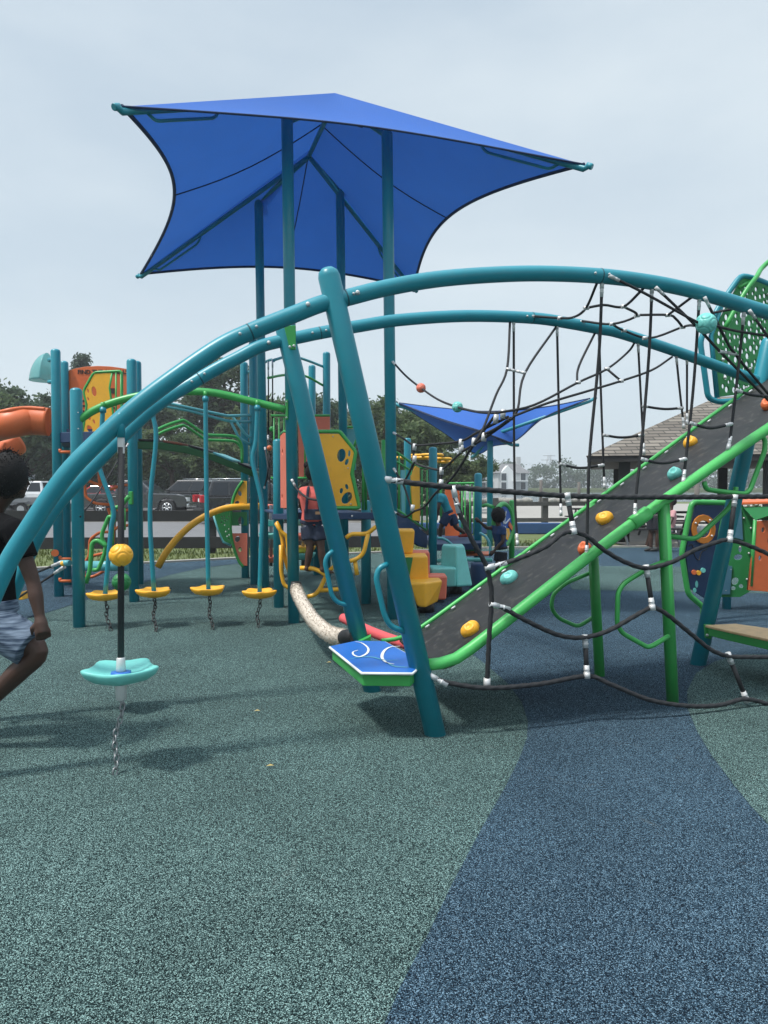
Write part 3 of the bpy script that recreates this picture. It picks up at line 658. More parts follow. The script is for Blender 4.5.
def head(b, c, yaw, s, tilt=0):
    rot = Matrix.Rotation(yaw, 3, 'Z') @ Matrix.Rotation(tilt, 3, 'Y')   # faces +X before the turn
    T = lambda v: Vector(c) + rot @ (Vector(v) * s)
    b.ell(T((-.01, 0, .02)), Vector((.098, .076, .098)) * s, rot); b.ell(T((.025, 0, -.045)), Vector((.066, .056, .068)) * s, rot)
    b.ell(T((.062, 0, -.088)), Vector((.026, .026, .020)) * s, rot)
    b.tube([T((.088, 0, .012)), T((.104, 0, -.022)), T((.09, 0, -.032))], [.008 * s, .015 * s, .012 * s], 8)
    b.ell(T((.084, 0, -.058)), Vector((.014, .024, .009)) * s, rot); b.ell(T((.084, 0, .03)), Vector((.012, .05, .012)) * s, rot)
    for k in (-1, 1): b.ell(T((-.005, k * .077, -.015)), Vector((.022, .011, .032)) * s, rot)
    return T, rot
def eyes(T, rot, s, parent):
    for k in (-1, 1):
        e = MB(); e.ell(T((.082, k * .031, .008)), .012 * s, None, 10, 8); o = e.build('eye', WHITE, parent); MB().ell(T((.0925, k * .031, .008)), .0055 * s, None, 8, 6).build('pupil', BLACK, o)
def hair_cap(T, rot, s, parent, puff=.0, fn=None):
    b = MB(); b.ell(T((-.026, 0, .018)), Vector((.098 + puff, .087 + puff, .108 + puff)) * s, rot, 26, 16, 0, fn)
    rn = random.Random(5); cen = T((-.026, 0, .018)); n0 = len(b.v)
    for k in range(2600):
        v = b.v[rn.randrange(n0)]; d = (v - cen).normalized(); d = (d + Vector((rn.gauss(0, .35), rn.gauss(0, .35), rn.gauss(0, .35)))).normalized(); L0 = (v - cen).length
        p = cen + (v - cen) + Vector((rn.gauss(0, .008), rn.gauss(0, .008), rn.gauss(0, .008))) * s; x = d.orthogonal().normalized() * .0035 * s
        b.add([p - x, p + x, p + d * rn.uniform(.003, .007) * s * (1 + puff * 40)], [(0, 1, 2)])
    return b.build('hair', HAIR, parent, fix=False)
def figure(label, J, s, yaw, shirt, shorts, shoes=None, hairfn=None, voxel=.011, tilt=0, sleeve=.5, shortlen=.75, puff=0, group=None, handn=(0, 1, 0), shoe_yaw=None, curl=.6, foot_dir=None):
    base = Vector((J['hip'].x, J['hip'].y, min(J['anL'].z, J['anR'].z) - .07 * s)); r = thing('person', label, 'person', base, group)
    b = MB(); chest = J['chest']; hip = J['hip']
    side = (J['shR'] - J['shL']).normalized()
    def torso(bb, f=1.0, zlo=0.0):
        for k in range(-2, 3):
            o = side * (.042 * k * s)
            limb(bb, [hip + o * .95 - (chest - hip) * zlo, hip.lerp(chest, .45) + o * .8, chest + o, J['neck'].lerp(chest, .25) + o * (.9 if abs(k) < 2 else .85)], [.085 * s * f, .078 * s * f, .095 * s * f, .05 * s * f])
        limb(bb, [J['shL'], chest.lerp(J['neck'], .6), J['shR']], [.052 * s * f, .062 * s * f, .052 * s * f])
    torso(b); limb(b, [J['neck'].lerp(chest, .3), J['neck'], J['head'] - Vector((0, 0, .05 * s))], [.062 * s, .05 * s, .052 * s])
    T, rot = head(b, J['head'], yaw, s, tilt)
    for q in 'LR':
        sh, el, wr = J['sh' + q], J['el' + q], J['wr' + q]
        limb(b, [sh, sh.lerp(el, .5), el, el.lerp(wr, .4), wr], [.048 * s, .044 * s, .036 * s, .038 * s, .025 * s]); hand(b, wr, wr - el, handn, s, 1 if q == 'L' else -1, curl)
        hp, kn, an = J['hip' + q], J['kn' + q], J['an' + q]
        limb(b, [hp, hp.lerp(kn, .5), kn, kn.lerp(an, .35), an], [.088 * s, .076 * s, .054 * s, .057 * s, .036 * s])
        fd = Vector(foot_dir[q]) if foot_dir else Vector((math.cos(yaw), math.sin(yaw), 0))
        fd.normalize()
        if not shoes: b.ell(an - Vector((0, 0, .02 * s)) - fd * .015 * s, .038 * s, None, 10, 8); limb(b, [an - Vector((0, 0, .03 * s)), an + fd * .08 * s - Vector((0, 0, .045 * s)), an + fd * .16 * s - Vector((0, 0, .056 * s))], [.036 * s, .034 * s, .018 * s])
        else:
            k = MB(); limb(k, [an - fd * .045 * s - Vector((0, 0, .03 * s)), an + fd * .06 * s - Vector((0, 0, .035 * s)), an + fd * .18 * s - Vector((0, 0, .05 * s))], [.045 * s, .044 * s, .028 * s]); limb(k, [an + Vector((0, 0, .03 * s)), an - Vector((0, 0, .03 * s))], [.042 * s, .045 * s])
            linkw('shoe', remesh(k, voxel, 3), shoes, r)
    linkw('body', remesh(b, voxel), SKIN, r); eyes(T, rot, s, r); hair_cap(T, rot, s, r, puff, hairfn)
    t = MB(); torso(t, 1.16, .02)
    for q in 'LR':
        sh, el = J['sh' + q], J['el' + q]; limb(t, [sh.lerp(chest, .25), sh, sh.lerp(el, sleeve * .6), sh.lerp(el, sleeve)], [.06 * s, .066 * s, .066 * s, .068 * s])
    linkw('shirt', remesh(t, voxel, 4), shirt, r)
    t = MB()
    for k in range(-2, 3): limb(t, [hip.lerp(chest, .16) + side * .042 * k * s, hip + side * .045 * k * s], [.095 * s, .104 * s])
    for q in 'LR':
        hp, kn = J['hip' + q], J['kn' + q]; limb(t, [hp, hp.lerp(kn, shortlen * .5), hp.lerp(kn, shortlen)], [.11 * s, .112 * s, .108 * s])
    linkw('shorts', remesh(t, voxel, 4), shorts, r)
    return r, T, rot
def joints(d): return {k: P(*v) for k, v in d.items()}
CLOTHB = mat('black_jersey', (.004, .004, .005), .9, .3, 10, .4, 40, spec=.12); TEALS = mat('teal_jersey', (.02, .24, .30), .85, .15, 12, .3, 60); NAVYS = mat('navy_jersey', (.012, .04, .12), .85, .2, 12, .3, 60)
DENIM = mat('dark_denim', (.014, .022, .045), .9, .3, 25, .4, 90); CORALS = mat('coral_jersey', (.62, .12, .10), .85, .1, 12, .3, 60); NSHORT = mat('navy_shorts_cloth', (.015, .035, .085), .9, .2, 12, .3, 60); DSHORT = mat('black_shorts_cloth', (.012, .013, .02), .9, .2, 12); GREYS = mat('grey_jersey', (.10, .11, .13), .85, .15, 12)
REDSH = mat('red_shoe', (.35, .04, .025), .6, .1, 12)
def striped():
    m = bpy.data.materials.new('heather_striped_cloth'); m.use_nodes = True; t = m.node_tree; b = t.nodes['Principled BSDF']; b.inputs['Roughness'].default_value = .9
    c = t.nodes.new('ShaderNodeTexCoord'); mp = t.nodes.new('ShaderNodeMapping'); mp.inputs['Scale'].default_value = (7, 7, 95); mp.inputs['Rotation'].default_value = (0, R(12), 0); t.links.new(c.outputs['Object'], mp.inputs[0])
    n = t.nodes.new('ShaderNodeTexNoise'); n.inputs['Scale'].default_value = 1; n.inputs['Detail'].default_value = 3; t.links.new(mp.outputs[0], n.inputs[0])
    r = t.nodes.new('ShaderNodeValToRGB'); r.color_ramp.elements[0].position = .38; r.color_ramp.elements[1].position = .66; r.color_ramp.elements[0].color = (.015, .035, .07, 1); r.color_ramp.elements[1].color = (.17, .225, .30, 1)
    t.links.new(n.outputs[0], r.inputs[0]); t.links.new(r.outputs[0], b.inputs['Base Color']); return m
STRIPE = striped()
J = joints(dict(head=(11, 478, 4.3), neck=(-6, 510, 4.3), chest=(-10, 545, 4.3), hip=(-10, 610, 4.3), shL=(-40, 528, 4.46), elL=(-70, 566, 4.55), wrL=(-60, 606, 4.5),
                shR=(15, 530, 4.14), elR=(33, 582, 4.12), wrR=(40, 618, 4.08), hipR=(-6, 624, 4.22), knR=(38, 652, 4.16), anR=(-24, 714, 4.2), hipL=(-16, 622, 4.38), knL=(-34, 684, 4.4), anL=(-62, 729, 4.42)))
fzz = lambda d: 1 + .012 * math.sin(23 * d.x + 9 * d.z) * math.sin(19 * d.y + 4)
p1, T, rot = figure('boy in a black tee and grey striped shorts running at the left edge', J, 1.07, R(60), CLOTHB, STRIPE, mat('white_shoe', (.6, .6, .6), .6), fzz, .0075, R(6), .55, .86, .012, handn=(-.5, .8, .1), curl=.75, foot_dir={'L': (1, .3, 0), 'R': (-.3, 0, -.95)})
gl = MB()
for k in (-1, 1): gl.tube([T((.10, .033 * k + .024 * math.cos(a), .008 + .019 * math.sin(a))) for a in [6.283 * j / 12 for j in range(12)]], .0022, 6, closed=True); gl.tube([T((.1, .057 * k, .01)), T((.0, .083 * k, .012))], .0022, 6)
gl.build('glasses', STEEL, p1)
J = joints(dict(head=(313, 473, 8.02), neck=(312, 486, 8.02), chest=(313, 497, 8.00), hip=(313, 524, 8.02), shL=(303, 491, 8.02), elL=(301, 505, 8.12), wrL=(305, 514, 8.27), shR=(323, 491, 8.02), elR=(327, 505, 8.07), wrR=(329, 514, 8.22),
                hipR=(318, 527, 8.02), knR=(321, 549, 7.99), anR=(323, 568, 8.00), hipL=(308, 527, 8.02), knL=(310, 548, 7.99), anL=(307, 567, 8.02)))
p2, T, rot = figure('girl in denim dungaree shorts and coral tee standing on the yellow climber', J, .77, R(60), CORALS, DENIM, None, fzz, .010, 0, .5, .62, .008, foot_dir={'L': (.3, .6, 0), 'R': (.9, .3, -.1)})
hb = MB(); hb.ell(T((-.05, .06, .11)), .042, None, 12, 8, 0, fzz); hb.ell(T((-.05, -.06, .11)), .042, None, 12, 8, 0, fzz); hb.build('hair_bun', HAIR, p2)
bibz = MB(); s1, s2 = P(308, 490, 7.925), P(317, 490, 7.925); lo1, lo2 = P(306, 512, 7.905), P(320, 512, 7.905)
bibz.tube([s1 + Vector((0, .06, .03)), s1, lo1.lerp(s1, .4), lo1], .016, 8); bibz.tube([s2 + Vector((0, .06, .03)), s2, lo2.lerp(s2, .4), lo2], .016, 8); bibz.prism([lo1 + Vector((-.02, -.0, .03)), lo2 + Vector((.02, 0, .03)), P(322, 520, 7.90), P(304, 520, 7.90)], (0, .05, 0))
bibz.build('dungaree_back', DENIM, p2, .008)
MB().box(P(318, 513, 7.885), (.055, .01, .03)).build('leather_patch', mat('tan_leather', (.25, .14, .07), .6), p2)
J = joints(dict(head=(433, 492, 12.5), neck=(437, 496, 12.5), chest=(442, 498, 12.5), hip=(449, 513, 12.5), shL=(439, 496, 12.62), elL=(434, 505, 12.6), wrL=(431, 513, 12.5), shR=(441, 497, 12.38), elR=(439, 507, 12.34), wrR=(437, 516, 12.36),
                hipR=(448, 515, 12.44), knR=(441, 527, 12.42), anR=(440, 538, 12.45), hipL=(451, 515, 12.56), knL=(456, 527, 12.56), anL=(466, 534, 12.56)))
figure('child in a teal tee and blue shorts bending forward on the far deck', J, .74, R(180), TEALS, NSHORT, REDSH, fzz, .010, 0, .6, .8)
J = joints(dict(head=(497, 516, 11.0), neck=(499, 526, 11.0), chest=(499, 533, 11.0), hip=(501, 549, 11.0), shL=(496, 528, 11.13), elL=(487, 528, 11.1), wrL=(480, 522, 11.05), shR=(503, 529, 10.88), elR=(503, 541, 10.85), wrR=(494, 551, 10.85),
                hipR=(502, 552, 10.94), knR=(501, 569, 10.92), anR=(503, 584, 10.94), hipL=(500, 552, 11.06), knL=(498, 569, 11.06), anL=(496, 584, 11.06)))
figure('girl with curly hair in a long navy tee reaching towards the teal post', J, .75, R(172), NAVYS, DSHORT, REDSH, lambda d: 1 + .05 * math.sin(17 * d.x + 9 * d.z) * math.sin(15 * d.y + 4), .010, 0, .5, .55, .04)
J = joints(dict(head=(657, 478, 17.0), neck=(656, 487, 17.0), chest=(655, 493, 17.0), hip=(655, 514, 17.0), shL=(649, 488, 17.1), elL=(647, 502, 17.1), wrL=(650, 513, 16.95), shR=(662, 488, 16.9), elR=(664, 502, 16.85), wrR=(661, 514, 16.8),
                hipR=(657, 517, 16.95), knR=(658, 534, 16.92), anR=(657, 548, 16.95), hipL=(652, 517, 17.05), knL=(651, 534, 17.05), anL=(651, 548, 17.05)))
figure('adult in a grey tee standing behind the navy activity panel under the ramp', J, 1.0, R(-160), GREYS, DSHORT, mat('dark_shoe', (.02, .02, .02), .6), fzz, .014)
J = joints(dict(head=(672, 502, 18.9), neck=(671, 510, 18.9), chest=(670, 517, 18.9), hip=(668, 533, 18.9), shL=(666, 512, 19.0), elL=(662, 521, 18.9), wrL=(657, 525, 18.8), shR=(674, 512, 18.8), elR=(670, 524, 18.65), wrR=(662, 527, 18.6),
                hipR=(667, 534, 18.8), knR=(653, 531, 18.7), anR=(648, 546, 18.75), hipL=(667, 534, 19.0), knL=(652, 530, 18.95), anL=(646, 546, 19.0)))
figure('person with pink top seated on a bench under the pavilion, bare legs', J, .95, R(180), mat('pink_jersey', (.5, .26, .27), .85), GREYS, None, fzz, .014, group=None)
# ================================================================== PLAY EQUIPMENT
# ------------------------------------------------------------------ arch climber: two arched tubes in parallel vertical planes, a rubber ramp and nets
U = Vector((.96, .28, 0)).normalized(); FP0 = Vector((-1.404, 3.95, 0)); RP0 = Vector((-1.67, 4.95, 0))
FR = Plane(FP0, U); RE = Plane(RP0, U)
def W(px, py, s): return Plane(FP0.lerp(RP0, s), U).hit(px, py)
AC = thing('arch_climber', 'big teal double arch climber with a black rubber ramp and rope nets', 'climber', (1.2, 5.2, 0))
fpts = [FR.hit(*q) for q in [(0, 579), (28, 530), (65, 476), (101.5, 438), (139, 404), (182, 372), (220, 346.5), (250, 332), (295, 314), (321, 304), (346, 298), (386, 288), (435, 279.5), (488, 275), (541, 273.5), (600, 276), (646, 281.5), (685, 289), (724, 299.5), (768, 312.5)]]
fl_ = [Vector((*(fpts[0] - U * .33)[:2], -.05)), Vector((*(fpts[0] - U * .22)[:2], .45))]
fr_ = [FP0 + U * 4.75 + Vector((0, 0, 2.63)), FP0 + U * 5.25 + Vector((0, 0, 2.43)), FP0 + U * 5.6 + Vector((0, 0, 2.25))]
MB().tube(catmull(fl_ + fpts + fr_, 5), .048, 20).build('arch_tube', TEAL, AC)
rpts = [RE.hit(*q) for q in [(15, 588), (20.5, 575), (30, 552), (41, 530), (59, 503), (80, 480), (110, 449), (121, 438), (157, 405), (200, 378.5), (220, 367), (239.5, 357), (259, 347), (279, 341.5), (303, 336.5), (320, 333), (360, 326), (400, 320), (466, 316), (532, 318), (568, 323), (600, 329), (620, 333), (672, 350), (724, 368.5), (763, 383)]]
rl_ = [Vector((*(rpts[0] - U * .24)[:2], -.05)), Vector((*(rpts[0] - U * .15)[:2], .42))]
MB().tube(catmull(rl_ + rpts, 5), .0445, 20).build('arch_tube', TEAL, AC)
e = rpts[-1]; d = (rpts[-1] - rpts[-2]).normalized(); MB().tube([e - d * .02, e + d * .02, e + d * .03], [.053, .053, .04], 18).build('end_cap', TEAL, AC)
lean = []
def leg(foot, top, rd, name='leg'):
    d = (top - foot).normalized(); o = MB().tube([foot - d * .05, top - d * .05, top - d * .02, top], [rd, rd, rd * .86, rd * .5], 22).build(name, TEAL, AC); lean.append(o); return o
f0, f1 = FR.hit(437, 742), FR.hit(327, 268); leg(f0, f1, .064)
r0, r1 = RE.hit(372, 690), RE.hit(283, 323); leg(r0, r1, .064)
q0, q1 = RE.hit(698, 664), RE.hit(770, 338); leg(q0, q1, .064); leg(q0 + U * .9 - (RP0 - FP0) * 1.0 * .0 + (FP0 - RP0) - U * .9, q1 + (FP0 - RP0) + Vector((0, 0, .1)), .064)
# small bolts on the joints
def bolt(p, nn, r=.014, parent=None):
    nn = Vector(nn).normalized(); MB().tube([Vector(p), Vector(p) + nn * .012, Vector(p) + nn * .02], [r, r * .9, r * .4], 8).build('bolt', METAL, parent or AC)
JGAP = mat('joint_gap', (.004, .07, .09), .6)
for pts, k, rr in ((fpts, 7, .0495), (fpts, 10, .0495), (fpts, 15, .0495), (rpts, 9, .046), (rpts, 15, .046), (rpts, 19, .046)):
    d = (pts[k + 1] - pts[k - 1]).normalized(); MB().tube([pts[k] - d * .004, pts[k] + d * .004], rr - .0006, 20).build('tube_joint', JGAP, AC)
    for t in (-.05, .05): bolt(pts[k] + d * t + Vector((0, -rr + .004, 0)), (0, -1, 0), .009)
for px, py, s in ((309, 306.5, 0), (358, 295, 0), (270, 344, 1)): bolt(W(px, py, s) - Vector((0, .05, 0)), (0, -1, 0))
# green bracket at the top of the rear leg
br = MB(); B0 = W(288, 325, .86); v0, v1, v2, v3 = W(284, 326, .9), W(296, 326, .9), W(296, 350, .9), W(290, 350, .9)
br.prism([v0, v1, v2, v3], (0, -.02, 0)); br.build('bracket', GREEN, AC, .004); bolt(W(290, 347, .88), (0, -1, 0), .01); bolt(W(294, 346, .88), (0, -1, 0), .01)
# rubber ramp
def rz(t): x = t - 1.9; return .40 + .63 * (.5 * (x + math.sqrt(x * x + .006)))
def ramp(t, s, dz=0): p = FP0.lerp(RP0, s) + U * t; x = t - 1.9; p.z = rz(t) + dz + .05 * (1 - s) * max(0, math.sin(math.pi * min(1, max(0, x / 2.6)))) - .035 * s * max(0, min(1, (4.6 - t) / 2.5)); return p
T0, T1 = 1.5, 5.5
rb = MB(); nt_, ns_ = 60, 12; vs_ = []; fs = []
for i in range(nt_ + 1):
    for j in range(ns_ + 1):
        s = .03 + .94 * j / ns_; t = lerp(T0 + .35, T1, i / nt_); vs_.append(ramp(t, s, -.012 - .035 * math.sin(math.pi * j / ns_) + .004 * math.sin(t * 9 + s * 5)))
for i in range(nt_):
    for j in range(ns_): fs.append((i * (ns_ + 1) + j, (i + 1) * (ns_ + 1) + j, (i + 1) * (ns_ + 1) + j + 1, i * (ns_ + 1) + j + 1))
rb.add(vs_, fs, 0, True)
rampo = rb.build('ramp', RUBBER, AC); sm = rampo.modifiers.new('thick', 'SOLIDIFY'); sm.thickness = .014; sm.offset = -1
bt = MB()
for k in range(17):
    for s in (.085, .915):
        t = 2.05 + k * .205; p = ramp(t, s, .002); d = U * .016 + Vector((0, 0, .016 * .63)); bt.tube([p - d, p + d], .0075, 6)
bt.build('fastening_strip', METAL, rampo)
def rail(s, off):
    pts = [ramp(t, s, .02 - .025 * s) for t in [T0 + .22 + .1 * k for k in range(39)]]; return MB().tube(pts, .0365 if s < .5 else .016, 16).build('side_rail', GREENB, AC)
GREENB = mat('bright_green_paint', (.075, .47, .11), .36, .06, 5, .05, 300, dirt=.1)
rail(0, 0); rail(1, 0)
# rail sleeve and support legs with loop handles
def pix_t(px, s):
    best = min((abs((lambda p: 384 + F * p.x / (p.y))(FP0.lerp(RP0, s) + U * (k * .01)) - px), k * .01) for k in range(100, 560)); return best[1]
def slog(pxtop, foot, s):
    t = pix_t(pxtop, s); top = ramp(t, s, -.0); o = MB().tube([foot - Vector((0, 0, .03)), top], .040, 16).build('support_leg', GREEN, AC); return o, top, foot
l1, t1, f1_ = slog(664, G(673, 704), 0); l2, t2, f2_ = slog(590, G(600, 676), 1)
sl_ = ramp(pix_t(640, 0), 0, .02); du = (U + Vector((0, 0, .63))).normalized()
MB().tube([sl_ - du * .07, sl_ + du * .07], .047, 16).build('rail_sleeve', GREENB, AC)
def loop(pts, s, parent, r=.016, m=None, name='loop_handle', fr=.05): return MB().tube(fillet([W(*q, s) for q in pts], fr, 4), r, 12).build(name, m or GREEN, parent)
loop([(666, 561), (650, 567), (624, 583), (618, 592), (617, 624), (622, 633), (647, 647), (652, 646), (669, 636)], 0, l1)
loop([(592, 618), (578, 627), (558, 618), (551, 608), (553, 594), (566, 583), (590, 573)], 1, l2)
loop([(668, 536), (692, 539), (698, 537), (729, 508), (735, 497), (736, 487)], .05, l1, .017)
loop([(704, 482), (706, 489), (716, 491), (745, 494), (750, 490), (765, 450), (765, 440), (762, 436)], 0, AC, .017)
# teal hand loops on the two left legs
loop([(334, 550), (327, 556), (325, 563), (332, 596), (338, 603), (352, 606)], .97, lean[1], .017, TEAL, fr=.08)
loop([(388, 564), (379, 568), (376, 578), (384, 614), (390, 626), (405, 632)], -.02, lean[0], .017, TEAL, fr=.08)
# blue platform between the left legs
pf_top = [G(330, 646, .42), G(356, 640.5, .42), G(385, 641, .42), G(405, 652, .42), ramp(1.72, .06, 0), G(412, 672, .42), G(362, 671.5, .42)]
for p in pf_top: p.z = .42
pl = MB().prism([p - Vector((0, 0, .022)) for p in pf_top], (0, 0, .022)).build('platform', BLUEP, AC, .006)
cen = sum(pf_top, Vector()) / len(pf_top)
inset = [cen + (p - cen) * .955 for p in pf_top]; inset = [Vector((p.x, p.y, .396)) for p in inset]
MB().prism(inset, (0, 0, -.068)).build('platform_skirt', GREEN, AC, .006)
MB().tube([Vector((p.x, p.y, .409)) for p in [cen + (p - cen) * 1.004 for p in pf_top]], .0085, 8, closed=True).build('edge_trim', WHITE, pl)
def stripe(pp, wd=.008, m=None):
    pts = catmull([G(*q, .424) for q in pp], 8); vs_ = []; fs = []
    for i, p in enumerate(pts):
        d = (pts[min(i + 1, len(pts) - 1)] - pts[max(i - 1, 0)]).normalized(); nn = Vector((-d.y, d.x, 0)) * wd * (.35 + .65 * math.sin(math.pi * i / (len(pts) - 1))); vs_ += [p - nn, p + nn]
    for i in range(len(pts) - 1): fs.append((2 * i, 2 * i + 1, 2 * i + 3, 2 * i + 2))
    MB().add(vs_, fs).build('swirl_inlay', m or WHITE, pl)
stripe([(355, 641.5), (362, 643), (368, 648), (367, 653), (360, 656.5), (354, 655), (353, 652), (358, 650)])
stripe([(400, 646), (390, 647), (384, 651), (382, 657), (386, 662), (394, 664)], .0095)
stripe([(350, 659), (360, 657), (372, 657), (385, 660), (398, 660)], .006, LTEAL); stripe([(386, 662), (394, 666), (404, 667), (410, 667)], .006, LTEAL)
bk = MB().prism([W(358, 640, .95), W(371, 634, .95), W(371, 640, .95), W(360, 643, .95)], (0, -.08, 0)).build('corner_bracket', GREEN, AC, .003)
# tan platform between the right legs
tp = [G(705, 625, .36), G(735, 623.5, .36), G(775, 629, .36), (4.35, 5.75, .36), (4.1, 5.1, .36), G(790, 643, .36), G(768, 639, .36), G(724, 629.5, .36)]; tp = [Vector((p[0], p[1], .36)) for p in tp]
MB().prism([p - Vector((0, 0, .02)) for p in tp], (0, 0, .02)).build('seat_board', WOOD, AC, .006)
c2 = sum(tp, Vector()) / len(tp); MB().prism([Vector((*(c2 + (p - c2) * .96)[:2], .339)) for p in tp], (0, 0, -.065)).build('platform_skirt', GREEN, AC, .006)
MB().prism([W(703, 624, .98), W(709, 623, .98), W(709, 638, .98), W(703, 637, .98)], (0, -.05, 0)).build('corner_bracket', GREEN, AC, .004)
bolt(W(707, 626, .92), (0, -1, 0), .012); bolt(W(707, 635, .92), (0, -1, 0), .012)
# climbing holds on the ramp
def proj(p):
    q = p - Vector((0, 0, H)); dep = q.y * math.cos(PITCH) - q.z * math.sin(PITCH); up = q.y * math.sin(PITCH) + q.z * math.cos(PITCH)
    return 384 + F * q.x / dep, 512 - F * up / dep
def ramp_hit(px, py):
    best = min((((proj(ramp(t * .02, s * .02))[0] - px) ** 2 + (proj(ramp(t * .02, s * .02))[1] - py) ** 2, t * .02, s * .02) for t in range(90, 276) for s in range(0, 51)))
    return best[1], best[2]
RN = (Vector((0, 0, 1)) - U * .6).normalized()
def hold(px, py, m, rot0, sc=1.0):
    t, s = ramp_hit(px, py); c = ramp(t, s, -.015); x = (U + Vector((0, 0, .6))).normalized(); y = RN.cross(x); rot = Matrix((x, y, RN)).transposed() @ Matrix.Rotation(rot0, 3, 'Z')
    ax = (Vector((0, 0, .9)) + rot.transposed() @ (Vector((0, 0, H)) - c).normalized() * .8).normalized()
    def f(d):
        a = math.atan2(d.y, d.x); q = 1 + (.11 * math.sin(3 * a + rot0) + .04 * math.sin(5 * a + 1)) * math.sqrt(max(0, 1 - d.z * d.z))
        k = d.dot(ax); return q + .05 * math.exp(-((k - .87) / .04) ** 2) - .26 * math.exp(-((1 - k) / .07) ** 2)
    o = MB().ell(c, Vector((.060, .050, .050)) * sc, rot, 40, 28, 0, f).build('climbing_hold', m, AC)
    MB().tube([c + RN * .030, c + RN * .034], .009, 10).build('bolt', METAL, o)
    return o
hold(691, 440, YELLOW, .3); hold(675, 472, AQUA, .4, .95); hold(604, 516, YELLOW, 2.0, 1.05); hold(585, 546, ORANGE, .7, .9); hold(509.5, 577, AQUA, 2.6, 1.1); hold(471, 629, YELLOW, .1, 1.1); hold(767, 402, ORANGE, 1.0, 1.0)
# ropes: pixel + fraction between the front plane (0) and the rear plane (1)
def nrope(pts, r=.011, cl='', n=8, sm=5, cll=.09, dy=0): return rope(AC, [W(x, y, s) - Vector((0, dy, 0)) for x, y, s in pts], r, cl, n, sm, cll)
for pts in ([(602, 283, 0), (599, 354, 0), (590, 450, 0), (588, 500, 0), (586.5, 559, 0)], [(652, 288, 0), (649, 354, 0), (642, 440, 0), (636, 496, 0), (635, 517, 0)],
            [(699.5, 297, 0), (694, 380, 0), (688, 440, 0), (683, 483, 0)], [(744, 312, 0), (738.5, 367, 0), (731, 432, 0), (728, 449, 0)],
            [(513.7, 320, 1), (514, 430, 1), (515, 500, 1), (517.5, 545, 1)], [(557, 325, 1), (559, 420, 1), (561, 515, 1)], [(599, 331, 1), (601.5, 410, 1), (604.5, 488, 1)],
            [(638, 342, 1), (641, 400, 1), (644, 454, 1)], [(676, 354, 1), (680, 393, 1), (684, 428, 1)], [(687, 354, 1), (687, 400, 1), (687, 424, 1)]): nrope(pts, .0102 if pts[0][2] == 0 else .0095, 'se', cll=.09)
rungs = [[(603, 435, 1), (622, 437.5, 1), (643, 435, 1)], [(642, 406, 1), (664, 409, 1), (682, 408, 1)], [(690, 423, 0), (710, 428, 0), (731, 424, 0)], [(641, 459, 0), (662, 463, 0), (685, 459, 0)],
         [(560, 464, 1), (580, 468, 1), (603, 465, 1)], [(736, 390, 0), (752, 395, 0), (775, 397, 0)], [(588, 497, 0), (612, 497, 0), (636, 494, 0)]]
for q in rungs[:6]: nrope(q, .0105, 'se', cll=.05)
for pts, cl in [([(597, 283, 0), (586, 308, .3), (574, 317, .6), (560, 318, .8), (526, 315.6, 1)], 'e'), ([(586, 308, .3), (604, 305, .3), (623.6, 306.5, .3), (643, 289, 0)], ''), ([(623.6, 306.5, .3), (636.7, 315.5, .5), (612, 324, .7), (582, 321, .95)], ''),
                ([(612, 324, .7), (623.6, 330.4, .8), (650, 338, .8), (684, 326.5, .5), (695.5, 325.5, -.03)], ''), ([(637, 315, .5), (668, 315, .4), (676, 319, .45), (682.6, 327, .5)], ''), ([(668, 315, .4), (692, 297, 0)], ''),
                ([(610, 276, -.05), (646, 294, -.06), (696, 321.6, -.08), (706, 323, -.08), (735, 330.7, -.05), (775, 337, .1)], 's'), ([(656.5, 288, -.05), (695.6, 325.5, -.05), (720, 351.6, .02), (775, 407, .25)], 's'),
                ([(705, 298, -.05), (724, 336, -.03), (735, 354, .02), (775, 402, .25)], 's'), ([(750, 311, -.05), (775, 347, -.02)], 's'), ([(720, 351.6, .02), (735, 354, .02)], 'se'), ([(712, 313, .3), (738, 308, .0)], ''),
                ([(510, 322, 1), (507, 369, .8), (496, 395, .7), (483, 429, .6), (474, 444, .6)], ''), ([(556, 327, 1), (525, 373, .75), (518, 408, .6), (511, 420, .6)], ''), ([(507, 369, .8), (525, 373, .75)], 'se'),
                ([(497, 413, .55), (534, 405, .6), (578, 382.5, .75), (607, 369, .85), (628, 352, 1), (635, 342, 1)], ''), ([(607, 369, .85), (621, 381, .8)], ''), ([(514, 416, .55), (548, 403, .6), (588, 391, .7), (621, 381, .8), (652, 370, .9), (672, 357, 1)], ''),
                ([(595, 333, 1), (579, 366, .85), (577, 382.5, .75)], '')]: nrope(pts, .0092, cl, cll=.07)
for x, y, s in [(586, 308, .3), (623.6, 306.5, .3), (637, 315.5, .5), (612, 324, .7), (560, 318, .8), (668, 315, .4), (682.6, 327, .5), (578, 382.5, .75), (607, 369, .85), (621, 381, .8), (624, 330.4, .8), (582, 322, .97), (645, 338, .8)]:
    clamp(AC, W(x, y, s), (1, 0, .1), .0145, .036)
def grip_ball(parent, c, r, m):
    def f(d):
        q = 1.0
        for ax in ((1, 0, .1), (-1, 0, -.1), (0, 1, 0), (0, -1, .1), (.62, -.3, .75), (-.6, -.2, .78), (-.5, -.4, -.78), (.5, -.5, -.72)):
            k = d.dot(Vector(ax).normalized()); q -= .075 * math.exp(-((k - .88) / .022) ** 2)
        return q
    return MB().ell(c, r, Matrix.Rotation(.5, 3, 'Z') @ Matrix.Rotation(.3, 3, 'X'), 72, 48, 0, f).build('grip_ball', m, parent)
grip_ball(AC, W(706, 323.5, -.08), .068, AQUA)
